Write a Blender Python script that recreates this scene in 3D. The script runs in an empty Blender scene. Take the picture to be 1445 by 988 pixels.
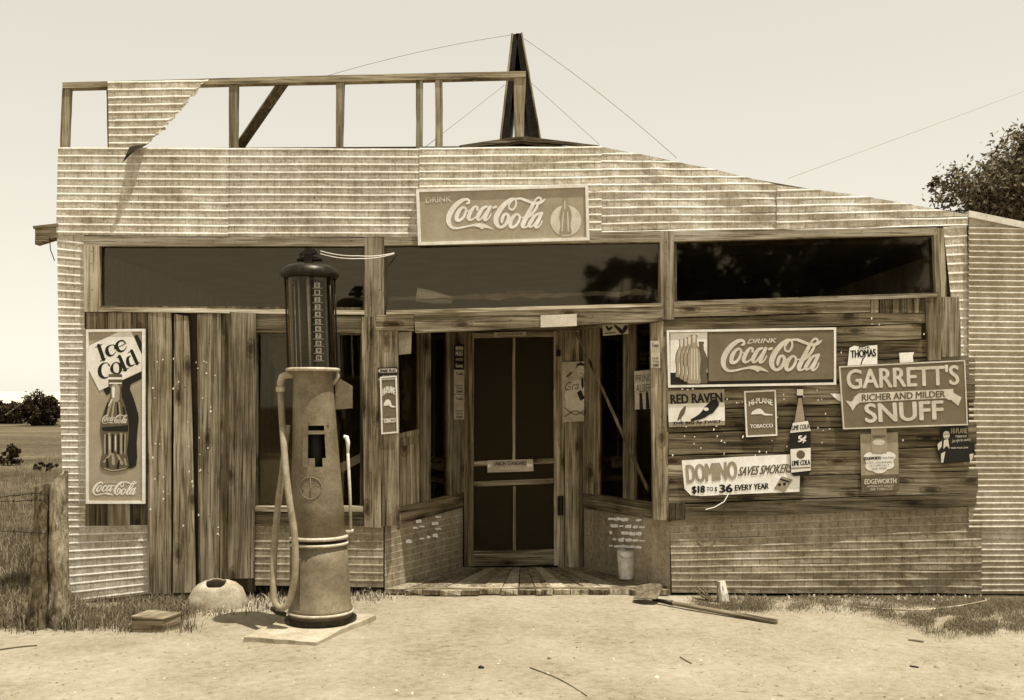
import bpy, bmesh, math, random
import numpy as np
from mathutils import Vector, noise as mnoise

scene = bpy.context.scene
rnd = random.Random(7)

# ------------------------------------------------------------------ camera, sky, sun, exposure
D, FPX, CX, HY, CAMZ = 8.4, 1411.0, 722.5, 570.0, 1.607     # distance to the shop front, focal length in photo pixels, horizon row
cam = bpy.data.cameras.new('camera')
cam.sensor_width = 36.0
cam.lens = 36.0 * FPX / 1445.0
cam.shift_y = (HY - 494.0) / 1445.0
cam.clip_start, cam.clip_end = 0.1, 6000
camo = bpy.data.objects.new('camera', cam)
camo.location = (0, -D, CAMZ)
camo.rotation_euler = (math.pi / 2, 0, 0)
scene.collection.objects.link(camo)
scene.camera = camo

SUN = Vector((0.235, -0.15, 1.0)).normalized()
world = bpy.data.worlds.new('World')
scene.world = world
world.use_nodes = True
wn = world.node_tree
wn.nodes.clear()
sky = wn.nodes.new('ShaderNodeTexSky')
sky.sky_type = 'NISHITA'
sky.sun_disc = False
sky.sun_elevation = math.asin(SUN.z)
sky.sun_rotation = math.atan2(SUN.x, SUN.y)
sky.air_density, sky.dust_density, sky.ozone_density = 1.0, 0.6, 1.0
bw = wn.nodes.new('ShaderNodeRGBToBW')
tint = wn.nodes.new('ShaderNodeVectorMath'); tint.operation = 'MULTIPLY'
tint.inputs[1].default_value = (1.0, 0.95, 0.82)            # the print is sepia: the sky keeps its brightness, not its blue
bg = wn.nodes.new('ShaderNodeBackground'); bg.inputs['Strength'].default_value = 0.15
wo = wn.nodes.new('ShaderNodeOutputWorld')
wn.links.new(sky.outputs[0], bw.inputs[0]); 
pw = wn.nodes.new('ShaderNodeMath'); pw.operation = 'POWER'; pw.inputs[1].default_value = 0.3      # a white hazy sky: the gradient is flattened
mu = wn.nodes.new('ShaderNodeMath'); mu.operation = 'MULTIPLY'; mu.inputs[1].default_value = 1.85
wn.links.new(bw.outputs[0], pw.inputs[0]); wn.links.new(pw.outputs[0], mu.inputs[0]); wn.links.new(mu.outputs[0], tint.inputs[0])
wn.links.new(tint.outputs[0], bg.inputs['Color']); wn.links.new(bg.outputs[0], wo.inputs['Surface'])

sl = bpy.data.lights.new('sun', 'SUN')
sl.energy = 3.2; sl.angle = math.radians(0.6); sl.color = (1.0, 0.96, 0.86)
so = bpy.data.objects.new('sun', sl)
so.rotation_euler = SUN.to_track_quat('Z', 'Y').to_euler()
so.location = (5, -5, 20)
scene.collection.objects.link(so)

vs = scene.view_settings
vs.view_transform = 'Standard'; vs.look = 'None'; vs.gamma = 1.0; vs.use_curve_mapping = False
vs.exposure = 1.1

# ------------------------------------------------------------------ photo pixel -> place
def W(px, py, Y=0.0):
    k = (D + Y) / FPX
    return Vector(((px - CX) * k, Y, CAMZ - (py - HY) * k))
def gz(x, y):
    z = -0.022 * min(max(0.0, -x - 1.0), 4.0)
    z += 0.018 * mnoise.noise(Vector((x * .7, y * .9, 3.1))) + 0.006 * mnoise.noise(Vector((x * 3.1, y * 3.7, 8.0)))
    if y > 3: z += min(1.0, (y - 3) / 10) * 0.10 * mnoise.noise(Vector((x * .12, y * .1, 1.0)))
    return z
def G(px, py):
    dx, dz = (px - CX) / FPX, -(py - HY) / FPX
    t = -CAMZ / dz
    for _ in range(12): t = (gz(dx * t, t - D) - CAMZ) / dz
    return Vector((dx * t, t - D, CAMZ + dz * t))
def lerp(a, b, t): return a + (b - a) * t
def quad_px(q, u, v):                                   # q = TL, TR, BR, BL in photo pixels
    tx, ty = lerp(q[0][0], q[1][0], u), lerp(q[0][1], q[1][1], u)
    bx, by = lerp(q[3][0], q[2][0], u), lerp(q[3][1], q[2][1], u)
    return lerp(tx, bx, v), lerp(ty, by, v)

# ------------------------------------------------------------------ sepia materials
def srgb_lin(c): return c / 12.92 if c <= 0.04045 else ((c + 0.055) / 1.055) ** 2.4
def sep(t):
    t = min(max(t, 0.0), 1.0); s = 4 * t * (1 - t)
    return tuple(srgb_lin(min(1, max(0.004, c))) for c in (t + .036 * s, t - .010 * s, t - .098 * s)) + (1.0,)
MATS = {}
class NT:
    def __init__(self, name):
        self.m = bpy.data.materials.new(name); self.m.use_nodes = True
        self.t = self.m.node_tree; self.t.nodes.clear()
        self.out = self.t.nodes.new('ShaderNodeOutputMaterial')
    def n(self, typ, **kw):
        nd = self.t.nodes.new(typ)
        for k, v in kw.items(): setattr(nd, k, v)
        return nd
    def l(self, a, b): self.t.links.new(a, b)
    def noise(self, vec, scale, detail=4, rough=.6, dist=0.0):
        nd = self.n('ShaderNodeTexNoise'); nd.inputs['Scale'].default_value = scale
        nd.inputs['Detail'].default_value = detail; nd.inputs['Roughness'].default_value = rough
        nd.inputs['Distortion'].default_value = dist
        self.l(vec, nd.inputs['Vector']); return nd.outputs['Fac']
    def ramp(self, fac, stops):
        r = self.n('ShaderNodeValToRGB'); e = r.color_ramp.elements
        while len(e) < len(stops): e.new(0.5)
        for i, (p, c) in enumerate(stops): e[i].position = p; e[i].color = c
        self.l(fac, r.inputs[0]); return r.outputs[0]
    def mix(self, fac, a, b, typ='MIX'):
        m = self.n('ShaderNodeMix', data_type='RGBA', blend_type=typ)
        if isinstance(fac, (int, float)): m.inputs[0].default_value = fac
        else: self.l(fac, m.inputs[0])
        for s, c in ((m.inputs[6], a), (m.inputs[7], b)):
            if isinstance(c, tuple): s.default_value = c
            else: self.l(c, s)
        return m.outputs[2]
    def mapping(self, vec, scale=(1, 1, 1), loc=None):
        m = self.n('ShaderNodeMapping'); m.inputs['Scale'].default_value = scale
        self.l(vec, m.inputs['Vector'])
        if loc is not None: self.l(loc, m.inputs['Location'])
        return m.outputs[0]
    def coords(self): return self.n('ShaderNodeTexCoord').outputs['Object']
    def world_pos(self): return self.n('ShaderNodeNewGeometry').outputs['Position']
    def rand(self): return self.n('ShaderNodeObjectInfo').outputs['Random']
    def math(self, op, a, b=None):
        m = self.n('ShaderNodeMath', operation=op)
        for s, v in ((m.inputs[0], a), (m.inputs[1], b)):
            if v is None: continue
            if isinstance(v, (int, float)): s.default_value = v
            else: self.l(v, s)
        return m.outputs[0]
    def scaled(self, col, fac):                                  # colour times a grey factor
        m = self.n('ShaderNodeVectorMath', operation='SCALE')
        self.l(col, m.inputs[0])
        if isinstance(fac, (int, float)): m.inputs['Scale'].default_value = fac
        else: self.l(fac, m.inputs['Scale'])
        return m.outputs[0]
    def finish(self, col, rough=.8, metal=0.0, bump=None, bstr=.3, bdist=.004, spec=.3):
        p = self.n('ShaderNodeBsdfPrincipled')
        if isinstance(col, tuple): p.inputs['Base Color'].default_value = col
        else: self.l(col, p.inputs['Base Color'])
        if isinstance(rough, (int, float)): p.inputs['Roughness'].default_value = rough
        else: self.l(rough, p.inputs['Roughness'])
        p.inputs['Metallic'].default_value = metal
        p.inputs['Specular IOR Level'].default_value = spec
        if bump is not None:
            b = self.n('ShaderNodeBump'); b.inputs['Strength'].default_value = bstr; b.inputs['Distance'].default_value = bdist
            self.l(bump, b.inputs['Height']); self.l(b.outputs[0], p.inputs['Normal'])
        self.l(p.outputs[0], self.out.inputs['Surface'])
        return self.m

def m_plain(name, t, amt=.12, scale=12, rough=.75, metal=0.0, bstr=.15, fine=90, spec=.3):
    k = NT(name); c = k.coords()
    a = k.noise(c, scale, 5, .65); b = k.noise(c, fine, 3, .7)
    f = k.math('ADD', k.math('MULTIPLY', a, .6), k.math('MULTIPLY', b, .4))
    col = k.ramp(f, [(.39, sep(t * (1 - amt))), (.5, sep(t)), (.61, sep(min(1, t * (1 + amt))))])
    return k.finish(col, rough, metal, b, bstr, .002, spec)

def m_wood(name, t, axis, knots=True, contrast=1.0):
    k = NT(name); c = k.coords(); r = k.rand()
    off = k.n('ShaderNodeCombineXYZ')
    for i, mul in enumerate((37.0, 11.0, 53.0)): k.l(k.math('MULTIPLY', r, mul), off.inputs[i])
    lo, hi = (.9, 26.0)
    sc = {'x': (lo, lo, hi), 'z': (hi, hi, lo)}[axis]
    v = k.mapping(c, sc, off.outputs[0])
    v2 = k.mapping(c, tuple(s * (3.2 if s == lo else 4.2) for s in sc), off.outputs[0])
    vb = k.mapping(c, (2.2, 2.2, 2.2), off.outputs[0])
    streak = k.noise(v, 1.0, 6, .62, .9)
    fine = k.noise(v2, 1.0, 4, .7, .3)
    blot = k.noise(vb, 1.0, 4, .6)
    f = k.math('ADD', k.math('MULTIPLY', streak, .5), k.math('ADD', k.math('MULTIPLY', fine, .28), k.math('MULTIPLY', blot, .22)))
    d = .5 * contrast
    col = k.ramp(f, [(.37, sep(t * (1 - d))), (.45, sep(t * (1 - .22 * contrast))), (.53, sep(t * (1 + .06 * contrast))), (.62, sep(min(.95, t * (1 + .34 * contrast))))])
    crack = k.ramp(k.noise(v, 2.3, 3, .5, .4), [(.36, (0.22, .19, .14, 1)), (.41, (1, 1, 1, 1))])
    col = k.mix(.8, col, crack, 'MULTIPLY')
    if knots:
        wv = k.n('ShaderNodeVectorMath', operation='ADD'); nz = k.n('ShaderNodeTexNoise'); nz.inputs['Scale'].default_value = 14.0
        k.l(c, nz.inputs['Vector']); sub = k.n('ShaderNodeVectorMath', operation='SCALE'); k.l(nz.outputs['Color'], sub.inputs[0]); sub.inputs['Scale'].default_value = .03
        k.l(c, wv.inputs[0]); k.l(sub.outputs[0], wv.inputs[1])
        se = k.n('ShaderNodeSeparateXYZ'); k.l(wv.outputs[0], se.inputs[0]); cb = k.n('ShaderNodeCombineXYZ')
        fx, fz = {'x': (1.7, 4.2), 'z': (4.2, 1.7)}[axis]
        k.l(k.math('ADD', k.math('MULTIPLY', se.outputs['X'], fx), k.math('MULTIPLY', r, 31.0)), cb.inputs[0]); k.l(k.math('ADD', k.math('MULTIPLY', se.outputs['Z'], fz), k.math('MULTIPLY', r, 17.0)), cb.inputs[1])
        vo = k.n('ShaderNodeTexVoronoi', voronoi_dimensions='2D'); vo.inputs['Scale'].default_value = 1.0
        k.l(cb.outputs[0], vo.inputs['Vector'])
        kn = k.ramp(vo.outputs['Distance'], [(.05, (.12, .1, .07, 1)), (.09, (.5, .44, .36, 1)), (.12, (.8, .76, .7, 1)), (.14, (.5, .45, .38, 1)), (.17, (1, 1, 1, 1))])
        col = k.mix(.85, col, kn, 'MULTIPLY')
    col = k.scaled(col, k.math('ADD', k.math('MULTIPLY', r, .5), .74))
    return k.finish(col, .85, 0, f, .7, .006, .2)

def m_sheet(name, t, stain=.5, rough=.6):
    k = NT(name); p = k.world_pos(); r = k.rand()
    big = k.noise(p, 1.6, 5, .6, .5)
    str_ = k.noise(k.mapping(p, (9, 9, .8)), 1.0, 5, .65)
    sp = k.noise(p, 75, 4, .75)
    sp2 = k.noise(p, 24, 5, .7)
    f = k.math('ADD', k.math('MULTIPLY', big, .25), k.math('ADD', k.math('MULTIPLY', str_, .2),
        k.math('ADD', k.math('MULTIPLY', sp, .3), k.math('MULTIPLY', sp2, .25))))
    col = k.ramp(f, [(.39, sep(t * (1 - .75 * stain))), (.46, sep(t * (1 - .28 * stain))), (.52, sep(t)), (.60, sep(min(.95, t * 1.2)))])
    col = k.scaled(col, k.math('ADD', k.math('MULTIPLY', r, .16), .92))
    return k.finish(col, rough, 0, sp, .35, .002, .35)

def m_dirt():
    k = NT('dirt_ground'); p = k.world_pos()
    a = k.noise(p, 1.1, 6, .62); b = k.noise(p, 16, 5, .7); c = k.noise(p, 120, 3, .7)
    f = k.math('ADD', k.math('MULTIPLY', a, .4), k.math('ADD', k.math('MULTIPLY', b, .35), k.math('MULTIPLY', c, .25)))
    dirt = k.ramp(f, [(.38, sep(.46)), (.46, sep(.56)), (.53, sep(.61)), (.62, sep(.67))])
    dirt = k.mix(1.0, dirt, k.ramp(k.noise(k.mapping(p, (14, 30, 1)), 1.0, 3, .5, 1.2), [(.30, (.5, .46, .4, 1)), (.36, (1, 1, 1, 1))]), 'MULTIPLY')
    fg = k.math('ADD', k.math('MULTIPLY', k.noise(k.mapping(p, (.05, .22, 1)), 1.0, 5, .6), .6), k.math('MULTIPLY', k.noise(p, 5, 5, .7), .4))
    grass = k.ramp(fg, [(.38, sep(.18)), (.47, sep(.28)), (.54, sep(.35)), (.63, sep(.44))])
    s = k.n('ShaderNodeSeparateXYZ'); k.l(p, s.inputs[0])
    wob = k.math('MULTIPLY', k.math('SUBTRACT', k.noise(p, 1.7, 4, .6), .5), 1.6)
    back = k.math('ADD', k.math('ADD', s.outputs['Y'], .95), wob)                       # behind the front line of the yard
    left = k.math('SUBTRACT', k.math('ADD', k.math('MULTIPLY', s.outputs['X'], -1), wob), 3.9)
    far = k.math('SUBTRACT', s.outputs['Y'], 2.5)
    front = k.math('SUBTRACT', k.math('MULTIPLY', s.outputs['Y'], -1), 22)              # verge across the road
    strip = k.math('MINIMUM', k.math('ADD', k.math('SUBTRACT', k.math('MULTIPLY', k.math('SUBTRACT', s.outputs['X'], 2.6), .28), k.math('MULTIPLY', k.math('ADD', s.outputs['Y'], .35), -1)), k.math('MULTIPLY', wob, .5)), k.math('SUBTRACT', s.outputs['X'], 1.7))
    strip = k.math('MINIMUM', strip, k.math('ADD', s.outputs['Y'], 1.05))
    m = k.math('MAXIMUM', k.math('MAXIMUM', k.math('MAXIMUM', k.math('MINIMUM', back, left), far), front), strip)
    fac = k.ramp(m, [(.0, (0, 0, 0, 1)), (.25, (1, 1, 1, 1))])
    return k.finish(k.mix(fac, dirt, grass), .95, 0, f, 1.0, .05, .1)

def m_leaf(name, t0, t1, trans=.25):
    k = NT(name); g = k.n('ShaderNodeNewGeometry').outputs['Random Per Island']
    col = k.ramp(g, [(0, sep(t0)), (.6, sep(lerp(t0, t1, .5))), (1, sep(t1))])
    d = k.n('ShaderNodeBsdfDiffuse'); tr = k.n('ShaderNodeBsdfTranslucent'); mx = k.n('ShaderNodeMixShader')
    mx.inputs[0].default_value = trans
    k.l(col, d.inputs[0]); k.l(col, tr.inputs[0]); k.l(d.outputs[0], mx.inputs[1]); k.l(tr.outputs[0], mx.inputs[2])
    k.l(mx.outputs[0], k.out.inputs['Surface']); return k.m

def m_glass(name, dust=.05, ior=1.5, tone=.5, refl=1.0):
    k = NT(name); p = k.world_pos()
    fr = k.n('ShaderNodeFresnel'); fr.inputs[0].default_value = ior
    tr = k.n('ShaderNodeBsdfTransparent'); tr.inputs[0].default_value = (.86, .85, .82, 1)
    gl = k.n('ShaderNodeBsdfGlossy'); gl.inputs['Roughness'].default_value = .03
    gl.inputs['Color'].default_value = (refl * .95, refl * .82, refl * .58, 1)       # old sepia-toned glass
    a = k.n('ShaderNodeMixShader'); k.l(fr.outputs[0], a.inputs[0]); k.l(tr.outputs[0], a.inputs[1]); k.l(gl.outputs[0], a.inputs[2])
    df = k.n('ShaderNodeBsdfDiffuse'); df.inputs[0].default_value = sep(tone)
    sp = k.ramp(k.noise(p, 55, 3, .6), [(.66, (0, 0, 0, 1)), (.74, (.5, .5, .5, 1))])
    fac = k.math('ADD', k.math('MULTIPLY', k.noise(p, 3, 5, .7), dust), k.math('MULTIPLY', sp, dust * 2.2))
    b = k.n('ShaderNodeMixShader'); k.l(fac, b.inputs[0]); k.l(a.outputs[0], b.inputs[1]); k.l(df.outputs[0], b.inputs[2])
    k.l(b.outputs[0], k.out.inputs['Surface']); return k.m

def m_screen():
    k = NT('door_screen')
    tr = k.n('ShaderNodeBsdfTransparent'); df = k.n('ShaderNodeBsdfDiffuse'); df.inputs[0].default_value = sep(.2)
    mx = k.n('ShaderNodeMixShader'); mx.inputs[0].default_value = .55
    k.l(tr.outputs[0], mx.inputs[1]); k.l(df.outputs[0], mx.inputs[2]); k.l(mx.outputs[0], k.out.inputs['Surface']); return k.m

WOODH, WOODV = m_wood('weathered_wood_level', .49, 'x', True, 1.25), m_wood('weathered_wood_upright', .47, 'z', True, 1.25)
DARKH, DARKV = m_wood('dark_wood_level', .36, 'x', True, 1.4), m_wood('dark_wood_upright', .36, 'z', True, 1.2)
TRIMH, TRIMV = m_wood('trim_wood_level', .60, 'x', False, .8), m_wood('trim_wood_upright', .57, 'z', False, .8)
STUD = m_wood('stud_wood', .50, 'z', False, .9); RAIL = m_wood('rail_wood', .52, 'x', False, .9)
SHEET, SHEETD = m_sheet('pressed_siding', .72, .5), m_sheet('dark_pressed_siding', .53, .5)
BEAD, BEADD = m_sheet('highlight_siding_rib', .86, .25), m_sheet('highlight_dark_siding_rib', .60, .5)  # paler ribs: the sun's highlight along each course is put into the colour
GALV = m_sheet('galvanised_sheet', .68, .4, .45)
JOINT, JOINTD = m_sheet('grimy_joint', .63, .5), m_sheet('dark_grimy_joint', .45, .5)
CREAM = m_plain('cream_enamel', .86, .07, 9, .45); WHITE = m_plain('white_paper', .90, .06, 10, .8)
DULL = m_plain('dull_paper', .66, .12, 10, .85)
SIGNRED = m_plain('sign_enamel_mid', .49, .07, 5, .5); SIGNLT = m_plain('sign_enamel_light', .58, .07, 5, .5)
SIGNDK = m_plain('sign_enamel_dark', .40, .08, 5, .5)
INK = m_plain('black_print', .09, .2, 9, .6); BROWN = m_plain('brown_print', .34, .12, 9, .65)
TAN = m_plain('tan_print', .55, .1, 9, .65); PALEP = m_plain('pale_print', .76, .08, 9, .6)
DARKMETAL = m_plain('dark_iron', .13, .4, 20, .4, .5); PUMPM = m_plain('pump_paint', .40, .16, 6, .55, 0, .25, 60)
RIBM = m_plain('pump_band', .64, .15, 14, .5); HOSE = m_plain('rubber_hose', .50, .14, 9, .7)
STEEL = m_plain('bright_steel', .72, .15, 14, .35, .6); TIN = m_plain('tin_bucket_metal', .80, .15, 8, .4, .15)
CONC = m_plain('concrete', .58, .12, 7, .95, 0, .5, 60); STONE = m_plain('pale_stone', .58, .14, 9, .95, 0, .6, 50)
INSIDE = m_plain('dim_interior', .20, .3, 3, .9); ROOFM = m_plain('roofing', .35, .2, 6, .9)
def m_bark(name, t0, t1, t2):
    k = NT(name); c = k.coords()
    a = k.noise(k.mapping(c, (30, 30, 7)), 1.0, 6, .7, 1.0); b = k.noise(c, 5.0, 5, .65, .8)
    f = k.math('ADD', k.math('MULTIPLY', a, .55), k.math('MULTIPLY', b, .45))
    return k.finish(k.ramp(f, [(.40, sep(t0)), (.49, sep(t1)), (.58, sep(t2))]), .95, 0, a, 1.0, .02, .1)
BARK = m_bark('bark', .18, .34, .50); BARKL = m_bark('pale_post_wood', .26, .50, .66)
DIRT = m_dirt()
LEAF = m_leaf('tree_leaves', .20, .60, .35); BUSH = m_leaf('bush_leaves', .10, .30, .15)
GRASS = m_leaf('grass_blades', .26, .62, .3); DRY = m_leaf('dry_weeds', .38, .80, .15); DGRASS = m_leaf('dark_grass', .28, .58, .3)
GLASS = m_glass('window_glass', .028); GLASSD = m_glass('clean_window_glass', .008, 1.4); PGLASS = m_glass('pump_glass', .02, 1.45, .6)
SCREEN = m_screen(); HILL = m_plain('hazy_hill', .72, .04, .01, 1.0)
FLAKE = m_plain('bare_flake', .92, .1, 20, .8)

# ------------------------------------------------------------------ mesh and object helpers
WLOC = {}
def jit(a): return rnd.uniform(-a, a)
class MB:
    def __init__(self): self.v, self.f, self.mi = [], [], []
    def add(self, verts, faces, mi=0):
        o = len(self.v); self.v += [tuple(p) for p in verts]
        self.f += [tuple(i + o for i in f) for f in faces]; self.mi += [mi] * len(faces); return self
    def box(self, x0, x1, y0, y1, z0, z1, mi=0):
        v = [(x, y, z) for z in (z0, z1) for y in (y0, y1) for x in (x0, x1)]
        return self.add(v, [(0, 2, 3, 1), (4, 5, 7, 6), (0, 1, 5, 4), (2, 6, 7, 3), (0, 4, 6, 2), (1, 3, 7, 5)], mi)
    def prism(self, front, back, mi=0):                    # two rings of equal length, front counter-clockwise seen from -Y
        n = len(front); v = list(front) + list(back)
        f = [tuple(range(n)), tuple(range(2 * n - 1, n - 1, -1))]
        f += [(i, n + i, n + (i + 1) % n, (i + 1) % n) for i in range(n)]
        return self.add(v, f, mi)
    def poly(self, pts, Yf, th, mi=0):                     # outline in photo pixels, given clockwise as seen
        fr = [W(x, y, Yf) for x, y in pts][::-1]
        return self.prism(fr, [p + Vector((0, th, 0)) for p in fr], mi)
    def plank(self, q, Yf, th, wob=.6, yj=.002, mi=0):     # board from a pixel quad, uneven edges
        horiz = abs(q[1][0] - q[0][0]) > abs(q[3][1] - q[0][1])
        n = 5; fr, bk = [], []
        for i in range(n + 1):
            t = i / n
            for s in (0, 1):
                px, py = quad_px(q, t, s) if horiz else quad_px(q, s, t)
                if horiz: py += jit(wob)
                else: px += jit(wob)
                p = W(px, py, Yf) + Vector((0, jit(yj), 0))
                fr.append(p); bk.append(Vector((p.x, Yf + th, p.z)))
        N = len(fr); F = []
        for i in range(n):
            a, b, c, d = 2 * i, 2 * i + 1, 2 * i + 3, 2 * i + 2
            F += [(a, b, c, d), (N + d, N + c, N + b, N + a), (a, d, N + d, N + a), (b, N + b, N + c, c)]
        F += [(0, N, N + 1, 1), (2 * n, 2 * n + 1, N + 2 * n + 1, N + 2 * n)]
        return self.add(fr + bk, F, mi)
    def tube(self, pts, rad, seg=8, cap=True, mi=0):
        pts = [Vector(p) for p in pts]; n = len(pts)
        rad = rad if isinstance(rad, (list, tuple)) else [rad] * n
        V, F = [], []; up = None
        for i, p in enumerate(pts):
            d = (pts[min(i + 1, n - 1)] - pts[max(i - 1, 0)]).normalized()
            if up is None: up = d.orthogonal().normalized()
            up = (up - d * up.dot(d)).normalized(); sd = d.cross(up)
            for k in range(seg):
                a = 2 * math.pi * k / seg
                V.append(p + (up * math.cos(a) + sd * math.sin(a)) * rad[i])
        for i in range(n - 1):
            for k in range(seg):
                a, b = i * seg + k, i * seg + (k + 1) % seg
                F.append((a, b, b + seg, a + seg))
        if cap: F += [tuple(range(seg))[::-1], tuple(range((n - 1) * seg, n * seg))]
        return self.add(V, F, mi)
    def lathe(self, prof, cx, cy, seg=32, skip=None, mi=0, cap=True, lean=0.0, z0=0.0):
        V, F = [], []
        for r, z in prof:
            for k in range(seg):
                a = 2 * math.pi * k / seg
                V.append((cx + r * math.cos(a) - (z - z0) * lean, cy + r * math.sin(a), z))
        for i in range(len(prof) - 1):
            for k in range(seg):
                if skip and skip(k, i): continue
                a, b = i * seg + k, i * seg + (k + 1) % seg
                F.append((a, b, b + seg, a + seg))
        if cap: F += [tuple(range(seg))[::-1], tuple(range((len(prof) - 1) * seg, len(prof) * seg))]
        return self.add(V, F, mi)
    def build(self, name, mats, parent=None, smooth=False, origin=None):
        a = np.array(self.v, dtype=float); lo, hi = a.min(0), a.max(0)
        o = Vector(((lo[0] + hi[0]) / 2, (lo[1] + hi[1]) / 2, lo[2])) if origin is None else Vector(origin)
        me = bpy.data.meshes.new(name)
        me.from_pydata([tuple(p) for p in (a - np.array(o))], [], self.f)
        mats = mats if isinstance(mats, (list, tuple)) else [mats]
        for m in mats: me.materials.append(m)
        if len(mats) > 1: me.polygons.foreach_set('material_index', self.mi)
        if smooth: me.polygons.foreach_set('use_smooth', [True] * len(me.polygons))
        me.validate(); me.update()
        ob = bpy.data.objects.new(name, me); scene.collection.objects.link(ob)
        WLOC[ob] = o
        if parent: ob.parent = parent; ob.location = o - WLOC[parent]
        else: ob.location = o
        return ob
def tag(o, label, cat, group=None, kind=None):
    if label: o['label'] = label
    if cat: o['category'] = cat
    if group: o['group'] = group
    if kind: o['kind'] = kind
    return o
def thing(name, label, cat, loc, group=None):
    o = bpy.data.objects.new(name, None); scene.collection.objects.link(o)
    o.location = loc; o.empty_display_size = .1; WLOC[o] = Vector(loc)
    return tag(o, label, cat, group)

# ------------------------------------------------------------------ flat print: lettering and drawn shapes
def text_uv(body, bold=0.0, shear=0.0):
    cu = bpy.data.curves.new('lettering', 'FONT'); cu.body = body; cu.offset = bold; cu.shear = shear; cu.resolution_u = 4
    ob = bpy.data.objects.new('lettering', cu); scene.collection.objects.link(ob)
    me = ob.evaluated_get(bpy.context.evaluated_depsgraph_get()).to_mesh()
    V = np.array([v.co[:2] for v in me.vertices]); F = [tuple(p.vertices) for p in me.polygons]
    ob.evaluated_get(bpy.context.evaluated_depsgraph_get()).to_mesh_clear()
    bpy.data.objects.remove(ob); bpy.data.curves.remove(cu)
    lo, hi = V.min(0), V.max(0); V = (V - lo) / (hi - lo)
    return V, F
def letters(body, q, Y, mat, parent, bold=.012, shear=0.0, arch=0.0, name='lettering', place=None):
    V, F = text_uv(body, 0.0, shear)
    place = place or W; mb = MB()
    wq, hq = math.hypot(q[1][0] - q[0][0], q[1][1] - q[0][1]), math.hypot(q[3][0] - q[0][0], q[3][1] - q[0][1])
    b = bold * 1.5
    offs = [(0, 0)] if bold < .012 else [(0, 0), (b, 0), (-b, 0), (0, b * .5), (0, -b * .5)]
    for n, (ou, ov) in enumerate(offs):
        P = []
        for u, v in V:
            u_ = b * hq / wq + u * (1 - 2 * b * hq / wq) + ou * hq / wq; v_ = b * .5 + v * (1 - b) + ov
            px, py = quad_px(q, u_, 1 - v_)
            py -= arch * (1 - (2 * u_ - 1) ** 2)
            P.append(place(px, py, Y - n * .00012))
        mb.add(P, F)
    return mb.build(name, mat, parent)
def catmull(pts, n=7, closed=False):
    P = [np.array(p, float) for p in pts]; out = []; m = len(P)
    if m < 3: 
        return [P[0] + (P[1] - P[0]) * t for t in np.linspace(0, 1, n)]
    rng = range(m if closed else m - 1)
    for i in rng:
        a = P[(i - 1) % m] if closed or i > 0 else P[0]; b = P[i]; c = P[(i + 1) % m]
        d = P[(i + 2) % m] if closed or i + 2 < m else P[-1]
        for s in range(n):
            t = s / n
            out.append(.5 * ((2 * b) + (-a + c) * t + (2 * a - 5 * b + 4 * c - d) * t * t + (-a + 3 * b - 3 * c + d) * t ** 3))
    out.append(P[0] if closed else P[-1]); return out
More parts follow.
